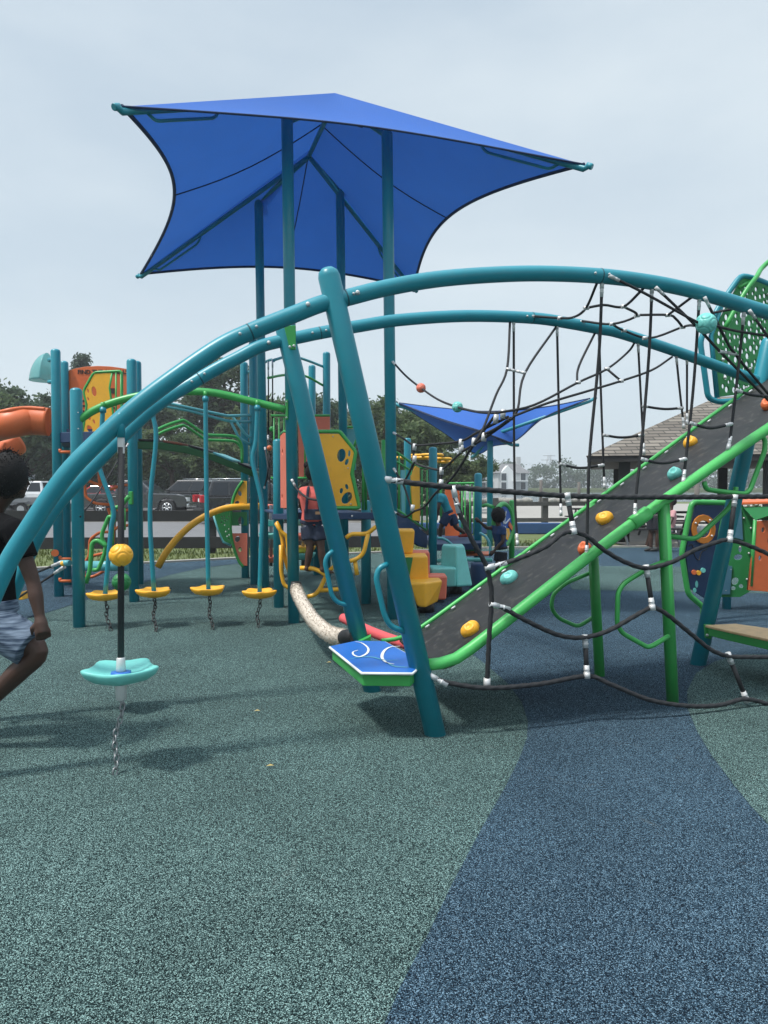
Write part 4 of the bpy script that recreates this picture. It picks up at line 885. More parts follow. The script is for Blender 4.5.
# thick ropes of the side net, hung between the two front legs
def sr(pts, r, cl='', cll=.1): return rope(AC, [W(x, y, s) for x, y, s in pts], r, cl, 12, 6, cll, 1.22, None, True)
sr([(383, 479, -.03), (420, 484, -.05), (450, 487, -.05), (500, 491, -.05), (560, 495.5, -.05), (620, 497, -.05), (700, 497, -.05), (775, 496.5, -.05)], .0165, 's', .12)
sr([(453, 487, -.05), (459, 511, -.06), (473, 542, -.07), (485, 563, -.07), (490.5, 584, -.07), (491.5, 602, -.07), (489, 640, -.07), (487, 685, -.06)], .0145, 's', .16)
sr([(486, 568, -.07), (512, 561, -.1), (545, 547, -.1), (562, 534, -.08), (574, 532, -.07), (588, 537, -.07), (604, 550, -.07), (625, 562, -.07), (646, 568, -.07), (672, 562, -.07), (693, 551, -.07), (714, 543, -.07), (729, 540, -.07), (750, 546, -.07), (775, 557, -.07)], .0145, 's', .13)
sr([(491, 604, -.07), (503, 608, -.07), (523, 619, -.07), (550, 632, -.07), (568, 637, -.07), (587, 637, -.07), (610, 630, -.07), (640, 613, -.07), (652, 608, -.07), (665, 613, -.07), (690, 633, -.07), (710, 649, -.07), (728, 656, -.07), (748, 657, -.07), (775, 657, -.07)], .0145, 's', .13)
sr([(430, 675, -.03), (445, 682, -.06), (487, 688, -.09), (540, 684, -.09), (587, 676, -.07), (610, 684, -.1), (650, 700, -.12), (690, 706, -.13), (720, 705, -.12), (746, 699, -.1), (775, 706, -.1)], .0145, 's', .12)
for a, b in [((567, 494), (574, 533)), ((735, 496), (729.5, 541)), ((646, 566), (652.5, 609)), ((585, 636), (587, 677)), ((728, 654), (747, 701))]: rope(AC, [W(*a, -.06), W(*b, -.08)], .0155, 'se', 12, 2, .075, 1.3)
clamp(AC, W(487, 683, -.06), (0, 0, 1), .022, .06)
# ------------------------------------------------------------------ hanging step pods
def pod_disc(b, c, rad, k, ph, h=.055, mi=0):
    nu = 48; rings = [(0, 0), (.25, .0), (.55, .008), (.8, .03), (.95, .05), (1.0, .046), (1.0, .03), (.93, 0), (.75, -.035), (.4, -.055), (0, -.058)]; vs_ = []; fs = []
    for q, z in rings:
        for j in range(nu):
            t = 2 * math.pi * j / nu; lob = 2 * (.5 + .5 * math.cos(k * t + ph)) ** 1.8 - .7; rr = rad * q * (1 + .10 * lob * q * q); vs_.append(Vector(c) + Vector((rr * math.cos(t), rr * math.sin(t), (z + (.006 * lob * q * q if z > 0 else 0)) * h / .055)))
    for i in range(len(rings) - 1):
        for j in range(nu): j2 = (j + 1) % nu; fs.append((i * nu + j, (i + 1) * nu + j, (i + 1) * nu + j2, i * nu + j2))
    return b.add(vs_, fs, mi, True)
def chain(parent, a, b, m=None, r=.0042, l=.042, slack=.0):
    a, b = Vector(a), Vector(b); n = max(3, int((b - a).length / (l * .72))); mb = MB(); d = (b - a).normalized(); x = d.orthogonal().normalized(); y = d.cross(x)
    for k in range(n):
        t = (k + .5) / n; c = a.lerp(b, t) + Vector((.012 * math.sin(t * 9), 0, 0)) + x * slack * math.sin(math.pi * t); s = x if k % 2 else y
        mb.tube([c + d * (l / 2 * math.cos(q)) + s * (l * .3 * math.sin(q)) for q in [6.283 * j / 10 for j in range(10)]], r, 6, closed=True)
    return mb.build('chain', m or STEEL, parent)
def pod(label, top, px, yd, chain_px, Y, m, rad, ball=None, ph=.3, k=5, name='hanging_step'):
    d = P(px, yd, Y); r = thing(name, label, 'step', (d.x, d.y, 0), 'step pods hung on ropes from the big arch'); b = pod_disc(MB(), d, rad, k, ph, .043); b.build('step_disc', m, r)
    MB().tube([d + Vector((0, 0, .0)), d + Vector((0, 0, .012)), d + Vector((0, 0, .014))], [rad * .32, rad * .32, rad * .2], 6).build('washer', BLUEP, r)
    MB().tube([d + Vector((0, 0, .01)), d + Vector((0, 0, .02)), d + Vector((0, 0, .085)), d + Vector((0, 0, .09))], [.02, .026, .022, .018], 14).build('collar', METAL, r)
    rp = MB().tube([d + Vector((0, 0, .08)), top - Vector((0, 0, .08))], .017, 12).build('rope', ROPE, r)
    MB().box(top - Vector((0, 0, .06)), (.034, .022, .11)).build('rope_clamp', METAL, rp, .004)
    MB().tube([top - Vector((0, 0, .03)), top + Vector((0, 0, .10))], .021, 14).build('hanger', TEAL, r)
    MB().tube([d - Vector((0, 0, .05)), d - Vector((0, 0, .06)), d - Vector((0, 0, .135)), d - Vector((0, 0, .14))], [.024, .029, .027, .02], 14).build('lower_collar', METAL, r)
    if ball: grip_ball(r, P(px, ball[0], Y), ball[1], ball[2])
    chain(r, d - Vector((0, 0, .13)), G(*chain_px), STEEL); return r
tY = 3.93
pod('aqua disc step on a black rope with a yellow ball, hung from the near arch', P(121, 432, tY), 121, 674, (113, 775), tY, AQUA, .18, (555, .062, YELLOW))
pod('step with a green ball hung from the rear arch, hidden behind the aqua disc', P(121, 437, 4.93), 121.5, 673, (122, 705), 4.93, AQUA, .15, (582, .062, GPLAS), name='hanging_step')
# ------------------------------------------------------------------ pod beam: green arched beam with four yellow steps
PB = thing('step_beam', 'green arched overhead beam on a short teal post carrying yellow hanging steps', 'climber', (*P(76, 620, 7.9).xy, 0))
pxpost(PB, 76, 7.9, 388)
b0 = P(76, 421, 7.9)
bp_ = [P(78, 421, 7.9), P(95, 410, 7.92), P(118, 401, 7.94), P(150, 394, 7.96), P(185, 391.5, 8.0), P(215, 393, 8.03), P(250, 401, 8.08), P(285, 409.5, 8.12)]
bar('beam', bp_, .041, GREEN, PB, 16, 5)
for px, py, Y in ((80, 421, 7.9), (287, 410, 8.12)):
    q = P(px, py, Y); MB().box(q, (.03, .07, .22)).build('bracket', GREEN, PB, .012); bolt(q + Vector((0, -.036, .085)), (0, -1, 0), .009, PB); bolt(q + Vector((0, -.036, -.085)), (0, -1, 0), .009, PB)
def beam_y(px): return P(px, 0, 7.9 + (px - 76) / 210 * .22).y
def rpod(label, ptsx, yd, cf, Y, ph):
    d = P(ptsx[-1][0], yd, Y); r = thing('hanging_step', label, 'step', (d.x, d.y, 0), 'yellow hanging steps under the green beam')
    MB().tube(catmull([P(x, y, Y) for x, y in ptsx[:-1]] + [d + Vector((0, 0, .0))], 5), .0245, 12).build('hanging_rod', TEAL, r)
    q = P(ptsx[0][0], ptsx[0][1], Y); MB().tube([q + Vector((0, 0, .05)), q - Vector((0, 0, .01))], .022, 12).build('pivot', GREEN, r); MB().tube([q - Vector((0, 0, .01)), q - Vector((0, 0, .06))], .033, 12).build('coupling', TEAL, r)
    pod_disc(MB(), d, .172, 5, ph, .045).build('step_disc', YELLOW, r); MB().tube([d + Vector((0, 0, .0)), d + Vector((0, 0, .016))], .05, 12).build('washer', BLUEP, r)
    chain(r, d - Vector((0, 0, .06)), G(*cf), BLACK, .006, .06); return r
rpod('yellow step leftmost under the green beam, on a crooked teal rod', [(103, 407), (101, 440), (98, 462), (113, 508), (111, 530), (105, 597)], 596, (110, 631), 7.86, .2)
rpod('yellow step second from the left under the green beam, rod bent at mid height', [(152, 397), (153, 415), (156, 440), (150, 510), (154, 592)], 593, (155, 632), 7.92, 1.4)
rpod('yellow step on the straight rod in the middle of the green beam', [(205.5, 396), (206, 450), (207, 520), (208.5, 590)], 591, (212, 630), 7.98, 2.4)
rpod('yellow step nearest the canopy posts under the green beam, on a bent rod', [(257.5, 405), (256, 440), (253, 462), (262, 505), (261, 545), (259.5, 592)], 594, (257, 628), 8.0, .8)
# ------------------------------------------------------------------ big blue shade canopy on four posts
SC = thing('shade_canopy', 'large blue fabric shade canopy on four tall teal posts', 'canopy', (-.85, 9.6, 0))
hz = 3.32; cA, cB, cC, cD = [P(x, y, hz * F / (HOR - y) if False else 1) for x, y in ((117, 105), (590, 165), (137, 276), (416, 291))]
def atz(px, py, z): d = ray(px, py); return Vector((0, 0, H)) + d * ((z - H) / d.z)
cA, cB, cC, cD = atz(122, 106.5, 4.82), atz(584, 164.5, 4.82), atz(141, 274, 4.82), atz(414, 288, 4.82)
rF, rR = P(335, 93, 9.0), P(309, 137, 10.5)
rR.z = min(rR.z, rF.z)
def panel(name, c0, c1, apex, sag, m, parent):
    """c0,c1 outer corners, apex list (1 or 2 ridge points c0-side,c1-side); hem pulled inwards along the panel"""
    a0, a1 = apex; n, k = 28, 14; vs_ = []; fs = []; hem = []
    for i in range(n + 1):
        t = i / n; e0 = c0.lerp(c1, t); ap = a0.lerp(a1, t); s = sag * 4 * t * (1 - t)
        st = e0.lerp(ap, s); hem.append(st)
        for j in range(k + 1):
            q = st.lerp(ap, j / k); q.z -= .10 * math.sin(math.pi * j / k) * math.sin(math.pi * t); vs_.append(q)
    for i in range(n):
        for j in range(k): b = i * (k + 1) + j; fs.append((b, b + k + 1, b + k + 2, b + 1))
    o = MB().add(vs_, fs, 0, True).build(name, m, parent, fix=False); return o, hem
cl_ = []
front, hemf = panel('canopy_panel', cA, cB, (rF, rF), .225, BLUEF, SC)
left, heml = panel('canopy_panel', cC, cA, (rR, rF), .205, BLUEF, SC)
right, hemr = panel('canopy_panel', cB, cD, (rF, rR), .205, BLUEF, SC)
rear, hemb = panel('canopy_panel', cD, cC, (rR, rR), .12, BLUEF, SC)
for o, hm in ((front, hemf), (left, heml), (right, hemr), (rear, hemb)): MB().tube(hm, .011 if o is front else .021, 8).build('hem', HEM, o)
def seam(o, hem, a0): 
    mid = hem[len(hem) // 2]; pts = [mid.lerp(a0, k / 10) - Vector((0, 0, .10 * math.sin(math.pi * k / 10) + .012)) for k in range(11)]; MB().tube(pts, .008, 6).build('seam', HEM, o)
seam(left, heml, rF.lerp(rR, .5)); seam(right, hemr, rF.lerp(rR, .5)); seam(rear, hemb, rR); seam(front, hemf, rF)
def lpost(px0, Y0, py0, px1, py1, Y1): a = P(px0, py0, Y0); b = P(px1, py1, Y1); return MB().tube([a, b - (b - a).normalized() * .04, b], [.0635, .0635, .04], 18).build('post', TEAL, SC)
lpost(294, 8.15, 626, 287, 116, 8.2); lpost(393, 8.4, 621, 387, 130, 8.45); lpost(265, 11, 590, 258.6, 197, 11.0); lpost(345, 11, 590, 340, 188, 11.0)
for cn, ap in ((cA, rF), (cB, rF), (cC, rR), (cD, rR)):
    d = (cn - ap).normalized(); dn = Vector((0, 0, -.09)); MB().tube([ap + dn, cn + dn * .5, cn + d * .05], .032, 12).build('rafter', TEAL, SC)
    e = cn + d * .05; MB().tube([e - d * .02, e + d * .03, e + d * .045], [.03, .033, .028], 14).build('end_cap', TEAL, SC)
    MB().tube(fillet([ap.lerp(cn, .62) + Vector((0, 0, -.10)), ap.lerp(cn, .64) + Vector((0, 0, -.17)), ap.lerp(cn, .88) + Vector((0, 0, -.15)), ap.lerp(cn, .91) + Vector((0, 0, -.07))], .08), .016, 10).build('strut', TEAL, SC)
MB().tube([rF + Vector((0, 0, -.08)), rR + Vector((0, 0, -.08))], .03, 12).build('ridge_tube', TEAL, SC)
for p, ap in ((P(287, 118, 8.2), rF), (P(387, 132, 8.45), rF), (P(258.6, 199, 11), rR), (P(340, 188, 11), rR)): MB().tube([p - Vector((0, 0, .05)), ap + Vector((0, 0, -.09))], .03, 10).build('rafter', TEAL, SC)
# ------------------------------------------------------------------ small blue shade on one post
SS = thing('shade_sail', 'small blue four cornered shade on a single post beyond the nets', 'canopy', (P(490, 487, 19).x, 19, 0))
sL, sR, sc_, sn, sf = P(399, 403, 19.4), P(590, 398.5, 19.4), P(484, 432, 17.7), P(475, 453, 19.6), P(512, 442, 18.8)
def patch(name, top, bot, n=24, k=8):
    t = catmull(top, 12); b = catmull(bot, 12); vs_ = []; fs = []
    def at(c, u): x = u * (len(c) - 1); i = min(int(x), len(c) - 2); return c[i].lerp(c[i + 1], x - i)
    for i in range(n + 1):
        for j in range(k + 1): vs_.append(at(t, i / n).lerp(at(b, i / n), j / k) - Vector((0, .05 * math.sin(math.pi * j / k) * math.sin(math.pi * i / n), 0)))
    for i in range(n):
        for j in range(k): q = i * (k + 1) + j; fs.append((q, q + k + 1, q + k + 2, q + 1))
    o = MB().add(vs_, fs, 0, True).build(name, BLUEF, SS, fix=False); MB().tube(t, .02, 6).build('hem', HEM, o); MB().tube(b, .016, 6).build('hem', HEM, o)
topc = [sL, P(440, 408, 19.3), P(490, 411.5, 19.3), P(545, 407, 19.3), sR]
patch('shade_cloth', topc, [sL, P(440, 418.5, 18.5), sc_, sf, P(545, 417, 19.0), sR])
patch('shade_cloth', [sL, P(440, 419.5, 18.5), sc_ + Vector((0, .01, -.02)), sf + Vector((0, .02, -.03))], [sL + Vector((0, 0, -.02)), P(440, 430, 19.5), sn, P(493, 446, 19.4), sf + Vector((0, .02, -.04))])
pq = P(490, 487, 18.6); post(SS, pq.x, 18.6, zat(434, 18.6), .075)
cS = Vector((pq.x, 18.6, zat(436, 18.6)))
for c in (sL, sR, sn, sf): d = (c - cS).normalized(); MB().tube([cS, c + Vector((0, .05, -.07)), c + d * .2 + Vector((0, .03, -.03))], [.045, .04, .045], 10).build('rafter', TEAL, SS)
# ------------------------------------------------------------------ left slide tower
LT = thing('slide_tower', 'tall play tower at left with an orange slide and lettered orange panel', 'play tower', (*P(90, 487, 10.3).xy, 0))
for px, Y, yt in ((55.5, 10.1, 349), (64, 11.3, 361), (131.5, 9.65, 359), (137, 11.4, 361)): pxpost(LT, px, Y, yt)
c = [P(55.5, 440, 10.1), P(64, 440, 11.3), P(137, 440, 11.4), P(131.5, 440, 9.65)]
MB().prism([Vector((q.x, q.y, 2.10)) for q in c], (0, 0, .14)).build('deck', DECKM, LT, .01)
MB().prism([P(60, 429, 11.25), P(137, 429, 11.3), P(137, 432, 11.3), P(60, 432, 11.25)], (0, .05, 0)).build('deck_rail', DECKM, LT)
pl1 = facing(11.35)
op = [pl1.uv(*q) for q in [(68, 441), (68, 371), (76, 368.5), (86, 366.8), (98, 366), (110, 366.5), (118, 367.5), (127, 369), (127, 441)]]
opn = flat('letter_panel', op, [], ORANGE, LT, pl1.O, pl1.u, th=.025)
LETT = mat('dark_lettering', (.05, .035, .03), .7)
o = pl1.hit(78, 374); words('FIND THE ANIMALS', .088, LETT, opn, o - Vector((0, .016, 0)), pl1.u, bold=.002)
for k, (tx, x, y, s) in enumerate([('ONE  TWO  THREE', 84, 379, .05), ('LOOK FOR  US ALL', 84, 383, .05)]): 
    pass
for x, y, wd, hh in [(112, 391, .09, .08), (112, 402, .09, .03), (112, 408, .09, .03), (83, 401, .05, .03), (84, 406, .05, .03), (83, 412, .05, .05), (84, 419, .05, .04)]:
    MB().box(pl1.hit(x, y) - Vector((0, .0165, 0)), (wd, .004, hh)).build('printed_mark', LETT, opn)
pl2 = facing(9.95)
yo = [pl2.uv(*q) for q in [(82.5, 438), (88, 405), (84.5, 392), (94.5, 374), (111, 373), (109, 388), (112, 412), (115, 438)]]
E_ = lambda pl, cx, cy, rx, ry, rot=0: [pl.uv(cx + rx * math.cos(t) * math.cos(rot) - ry * math.sin(t) * math.sin(rot), cy + rx * math.cos(t) * math.sin(rot) + ry * math.sin(t) * math.cos(rot)) for t in [6.28318 * k / 16 for k in range(16)]]
paws = [E_(pl2, 94.3, 391.5, 2.4, 5.0, -.15), E_(pl2, 88.3, 391, .9, 2.1, -.1), E_(pl2, 88.6, 399.2, .9, 1.9, -.3), E_(pl2, 89.9, 418.5, 1.2, 2.2, .1), E_(pl2, 94.2, 421.7, 1.1, 2.3, -.3), E_(pl2, 89.8, 429, 2.6, 3.8, -.5)]
flat('paw_panel', yo, paws, YELLOW, LT, pl2.O, pl2.u, th=.02)
fr = [pl2.hit(*q) for q in [(82, 439), (87, 405), (83.3, 391), (94, 372.3), (122, 371), (122, 439)]]
MB().tube(fillet(fr, .05, 3, True), .018, 10, closed=True).build('panel_frame', GREEN, LT)
MB().tube([pl2.hit(112, 373), pl2.hit(109.5, 388), pl2.hit(113, 412), pl2.hit(116, 438)], .014, 8).build('baluster', GREEN, LT)
for x in (116, 121): MB().tube([pl2.hit(x, 372), pl2.hit(x, 438)], .012, 8).build('baluster', GREEN, LT)
words('R', .12, GPLAS, LT, P(65, 441.5, 11.0), (1, 0, 0), name='green_letter', bold=.006)
# slide
sp = catmull([P(49, 422, 10.55), P(30, 421, 10.5), (P(10, 424, 10.35)), P(-10, 430, 10.6), P(-20, 440, 11.2), P(-14, 450, 11.8), P(4, 454, 11.9)], 7)
def trough(pts, rad, a0, a1, name, m, th=.02, lip=.03):
    n = 16; vs_ = []; fs = []
    for i, p in enumerate(pts):
        d = (pts[min(i + 1, len(pts) - 1)] - pts[max(i - 1, 0)]).normalized(); sd = d.cross(Vector((0, 0, 1))).normalized(); up = sd.cross(d)
        for k in range(n + 1): t = lerp(a0, a1, k / n); vs_.append(p + sd * rad * math.cos(t) + up * rad * math.sin(t))
        for k in range(n, -1, -1): t = lerp(a0, a1, k / n); vs_.append(p + sd * (rad - th) * math.cos(t) + up * (rad - th) * math.sin(t))
    q = 2 * (n + 1)
    for i in range(len(pts) - 1):
        for k in range(q): fs.append((i * q + k, i * q + (k + 1) % q, (i + 1) * q + (k + 1) % q, (i + 1) * q + k))
    fs += [tuple(range(q)), tuple(range((len(pts) - 1) * q, len(pts) * q))[::-1]]
    return MB().add(vs_, fs, 0, True).build(name, m, LT)
MB().tube(sp, .2, 24).build('slide', ORANGE, LT)
MB().tube(catmull([p + Vector((0, -.12, .17)) for p in sp[:22]], 2), .028, 8).build('slide_rim', ORANGE, LT)
trough(catmull([P(14, 440, 12.2), P(-2, 451, 12.0), P(-20, 464, 11.9), P(-40, 480, 11.8)], 6), .26, R(150), R(390), 'slide', ORANGE)
MB().tube([P(8, 434, 10.4), P(6, 455, 10.4)], .26, 20).build('slide_flange', ORANGE, LT) if False else None
# clear bubble window
bub = MB(); bub.ell(P(50, 384, 10.6), (.28, .25, .44), None, 32, 20); bc = P(48, 381, 10.6); bub.v = [Vector((min(v.x, bc.x), v.y, max(v.z, bc.z))) for v in bub.v]; bo = bub.build('bubble_window', mat('clear_aqua_plastic', (.30, .62, .62), .12, .05, 4, trans=.5), LT)
MB().tube([P(49, 360, 10.2), P(54, 360, 10.15)], .03, 10).build('window_bracket', TEAL, LT); MB().tube([P(49, 382, 10.2), P(54, 382, 10.15)], .03, 10).build('window_bracket', TEAL, LT)
# orange hexagon climbing loops and ladder rungs
def ply(parent, name, pts, Y, r, m, closed=False, fr=.05): 
    q = [P(x, y, Y if not isinstance(Y, (list, tuple)) else Y[i]) for i, (x, y) in enumerate(pts)]; q = fillet(q, fr, 3, closed); return MB().tube(q, r, 10, closed=closed).build(name, m, parent)
ply(LT, 'climbing_loop', [(135, 485), (124, 485), (117, 487), (108, 490.5), (100, 485), (88, 481), (84.5, 481), (85.5, 497), (95, 503.5), (112, 505)], 10.4, .021, OPAINT)
ply(LT, 'climbing_loop', [(99, 472), (99.5, 484), (107, 490), (113, 505), (120, 512), (135, 508)], 10.45, .021, OPAINT)
ply(LT, 'climbing_loop', [(135, 525), (119, 526), (112, 532), (100, 532), (90, 539), (89, 557), (84, 563), (84, 577), (93, 577), (104, 571)], 10.4, .021, OPAINT)
ply(LT, 'climbing_loop', [(88, 557), (105, 553), (113, 545), (114, 527), (108, 508)], 10.5, .021, OPAINT)
for y in (452, 559, 581): ply(LT, 'ladder_rung', [(60, y - 3), (60, y), (71, y)], 10.0, .02, OPAINT)
MB().tube([P(55, 553, 9.98), P(55, 553, 9.93)], .048, 18).build('play_wheel', OPAINT, LT)
ply(LT, 'foot_loop', [(129, 496), (126, 500), (120, 507), (113, 508), (112, 530), (112, 548)], 9.3, .027, GREEN)
ply(LT, 'foot_loop', [(114, 522), (113.5, 518), (109, 516), (102, 533), (102, 540), (106, 545), (104, 556), (98, 570), (93, 570)], 9.2, .025, GREEN)
ply(LT, 'foot_loop', [(86, 583), (90, 570), (92, 543), (97, 540), (102, 543), (107, 547)], 9.0, .027, GREEN)
ply(LT, 'foot_loop', [(124, 508), (124, 530)], 9.3, .022, GREEN)
MB().box(P(131, 498, 9.55), (.05, .06, .17)).build('bracket', GREEN, LT, .01)
sk = MB(); a_, b_ = P(84, 566, 10.2), P(129, 566, 10.2); sk.tube([a_, b_], .07, 16); sk.build('step_log', LTEAL, LT)
# rope line from the lower left
for q0, q1 in (((18, 580, 8.3), (62, 562, 8.0)), ((18, 598, 8.3), (64, 567, 8.0))): rope(LT, [P(*q0), P(*q1)], .013, 'e', cl=.16, cr=1.6)
MB().tube([P(62, 563, 7.98), P(70, 563, 7.94)], .032, 12).build('rope_hub', LTEAL, LT); MB().ell(P(63, 563.5, 7.96), .03).build('hub_cap', YELLOW, LT)
MB().prism([P(14, 600, 8.4), P(23, 600, 8.4), P(20, 592, 8.4)], (0, .2, 0)).build('foot_block', YELLOW, LT, .01)
rope(LT, [P(80, 517, 7.85), P(100, 490, 8.4), P(128, 444, 9.55)], .009, 'e', cl=.1)
# ------------------------------------------------------------------ curved bridge between the towers
BG = thing('arched_bridge', 'dark green arched bridge deck with green and light teal handrails between the towers', 'bridge', (*P(190, 487, 10.5).xy, 0))
def by(px): return lerp(9.9, 11.1, (px - 135) / 120)
top = [(135, 441), (160, 442), (185, 446), (210, 453), (235, 463), (257, 472)]
n = []; 
for side, off in ((-1, 0), (1, .8)): n.append([P(x, y, by(x)) + Vector((0, off, 0)) for x, y in top])
dk = MB(); vs_ = []; 
for a, b in zip(*n): vs_ += [a, b, b - Vector((0, 0, .10)), a - Vector((0, 0, .10))]
fs = []
for i in range(len(top) - 1):
    for k in range(4): fs.append((i * 4 + k, i * 4 + (k + 1) % 4, i * 4 + 4 + (k + 1) % 4, i * 4 + 4 + k))
fs += [(0, 1, 2, 3), (len(top) * 4 - 1, len(top) * 4 - 2, len(top) * 4 - 3, len(top) * 4 - 4)]
dk.add(vs_, fs).build('deck', DGREEN, BG, .01)
for k in range(5):
    a = n[0][k].lerp(n[0][k + 1], .12); b = n[0][k].lerp(n[0][k + 1], .88); m_ = (BLACK, SALMON, BLACK, LTEAL, BLACK)[k]
    MB().prism([a + Vector((0, 0, .004)), b + Vector((0, 0, .004)), b + Vector((0, .78, .004)), a + Vector((0, .78, .004))], (0, 0, .03)).build('tread', m_ if k != 1 else mat('rust_tread', (.22, .08, .05), .7), BG, .006)
for off, dy in ((0, 0), (.75, 5)):
    pts = [P(x, y + dy, by(x) + off) for x, y in [(155, 431), (165, 426), (180, 421), (186, 421.5), (203, 433), (208, 435), (232, 436), (239, 440), (242, 448), (242, 463)]]
    MB().tube(catmull(pts, 3), .022, 10).build('handrail', GREEN, BG)
for pts in ([(163, 402), (190, 408), (228, 416), (256, 415)], [(158, 405), (190, 411), (228, 421), (252, 422)], [(233, 417), (246, 435), (252, 438), (262, 443)], [(231, 422), (239, 438), (253, 446)]):
    ply(BG, 'overhead_rail', pts, [by(x) + .3 for x, y in pts], .021, LTEAL)
# ------------------------------------------------------------------ middle deck tower under the canopy
MT = thing('deck_tower', 'play deck under the big canopy with a yellow paw panel and yellow bar climber', 'play tower', (*P(320, 487, 9.5).xy, 0))
for px, Y, yt in ((244, 12.2, 362), (253, 11.4, 338), (278, 9.2, 439), (326.5, 12.5, 352), (312, 13.2, 365), (366, 9.5, 500)): pxpost(MT, px, Y, yt)
dq = [P(294, 487, 8.25), P(391, 487, 8.5), P(342, 487, 10.95), P(262, 487, 10.95)]
MB().prism([Vector((q.x, q.y, 1.14)) for q in dq], (0, 0, .03)).build('deck', DECKM, MT, .006)
MB().prism([P(296, 512.5, 8.2), P(378, 512.5, 8.28), P(378, 519.5, 8.28), P(296, 519.5, 8.2)], (0, .05, 0)).build('deck_beam', DECKM, MT, .008)
MB().prism([P(272, 514, 9.15), P(290, 514, 8.4), P(290, 519.5, 8.4), P(272, 519.5, 9.15)], (.04, .03, 0)).build('deck_beam', DECKM, MT, .006)
bolt(P(352, 516, 8.2), (0, -1, 0), .012, MT)
pl3 = facing(8.36)
yo = [pl3.uv(*q) for q in [(330, 506), (318, 434), (339, 434), (354, 452), (350, 474), (357.5, 506)]]
ph_ = [E_(pl3, 341.4, 455.3, 4.2, 6.6, .15), E_(pl3, 349.3, 453.5, 1.2, 3.2, .1), E_(pl3, 346.8, 462, 1.6, 3.2, .4), E_(pl3, 346.8, 486.7, 1.5, 2.7, -.3), E_(pl3, 341.3, 490.8, 1.6, 2.8, .2), E_(pl3, 346.8, 498, 4.4, 6.6, .65)]
pw = flat('paw_panel', yo, ph_, YELLOW, MT, pl3.O, pl3.u, th=.022)
for x, y in ((333, 436.5), (348, 468), (351, 504)): bolt(pl3.hit(x, y) - Vector((0, .008, 0)), (0, -1, 0), .009, pw)
fr = [pl3.hit(*q) for q in [(329, 508), (316, 431.5), (340, 431.5), (355.8, 452), (352, 473), (359.5, 508)]]
MB().tube(fillet(fr, .03, 3, True), .022, 10, closed=True).build('panel_frame', GREEN, MT)
for x in (363,): MB().tube([P(x, 440, 8.5), P(x, 510, 8.5)], .014, 8).build('baluster', GREEN, MT)
MB().tube(fillet([P(353, 450, 8.6), P(357, 438, 8.6), P(364, 438, 8.6), P(366, 510, 8.6)], .05), .016, 8).build('rail', GREEN, MT)
sp_ = Plane(P(281, 487, 9.1), (P(288.5, 487, 8.35) - P(281, 487, 9.1)))
co = [sp_.uv(*q) for q in [(281.5, 508), (281, 436), (284, 433), (288, 433), (288.5, 508)]]
flat('side_panel', co, [E_(sp_, 283.3, 452, .5, 3), E_(sp_, 283, 497, .5, 3)], SALMON, MT, sp_.O, sp_.u, th=.022)
MB().tube([sp_.hit(281, 434), sp_.hit(284, 431.5), sp_.hit(289, 431.5)], .016, 8).build('rail', GREEN, MT)
plb = facing(10.6); flat('back_panel', [plb.uv(*q) for q in [(299, 478), (298, 415), (330, 415), (330, 478)]], [], SALMON, MT, plb.O, plb.u, th=.02)
for x in (274, 279, 284, 305): MB().tube([P(x, 418, 10.4), P(x, 478, 10.4)], .013, 8).build('baluster', GREEN, MT)
MB().tube([P(271, 415.5, 10.4), P(330, 415.5, 10.4)], .017, 8).build('rail', GREEN, MT); MB().tube([P(271, 478, 10.4), P(330, 478, 10.4)], .017, 8).build('rail', GREEN, MT)
MB().tube(catmull([P(268, 378, 11.5), P(285, 375, 11.9), P(305, 376, 12.3), P(324, 386, 12.5)], 5), .02, 10).build('overhead_rail', GREEN, MT)
MB().tube(catmull([P(246, 374, 12.2), P(258, 366, 12.1), P(270, 360, 11.9), P(274, 361, 11.8)], 5), .022, 10).build('overhead_rail', LTEAL, MT)
MB().tube(catmull([P(274, 360, 11.8), P(290, 356, 12), P(306, 360, 12.3), P(324, 367, 12.5)], 5), .022, 10).build('overhead_rail', LTEAL, MT)
MB().tube([P(340, 427, 11.2), P(355, 427, 11.3)], .02, 8).build('rail', GREEN, MT); flat('back_panel', [facing(11.3).uv(*q) for q in [(345, 470), (345, 429), (356, 429), (356, 470)]], [], LTEAL, MT, facing(11.3).O, (1, 0, 0), th=.02)
for x, y0_ in ((268.3, 362), (272.5, 360)): rope(MT, [P(x, y0_, 11.8), P(x + .3, 440, 11.8)], .011, 's', cl=.3)
rope(MT, [P(265, 448, 10.9), P(268, 470, 10.4), P(264.5, 488, 10.9)], .012, 'se'); rope(MT, [P(268, 436, 10.8), P(269, 455, 10.6), P(270, 500, 10.4)], .012, 's')
MB().ell(P(272, 429, 10.7), .04).build('grip_ball', GREEN, MT); MB().ell(P(269.5, 448, 10.6), .04).build('grip_ball', ORANGE, MT)
# yellow bar climber below the deck
YB = []
for pts, Y in (([(276, 522), (279, 526), (282, 537), (285, 560), (290, 574)], 8.9), ([(276, 523), (281, 532), (287, 536), (289, 555), (289, 572)], 8.85), ([(281, 545), (281, 572), (284, 585), (290, 589)], 8.85),
               ([(346, 538), (351, 534), (368, 534), (376, 526), (390, 524)], 8.12), ([(368, 534), (364, 552), (360, 557), (354, 560), (346, 562), (337, 564), (330, 570), (326, 576), (320, 589), (315, 595), (307, 597)], 8.1),
               ([(300, 568), (312, 568), (320, 571), (327, 576)], 8.02), ([(320, 590.5), (342, 589), (356, 587)], 8.1), ([(355, 561), (357, 575)], 8.12), ([(336, 560), (336, 570)], 8.1)):
    ply(MT, 'climbing_bar', pts, Y, .024, YPAINT, fr=.08)
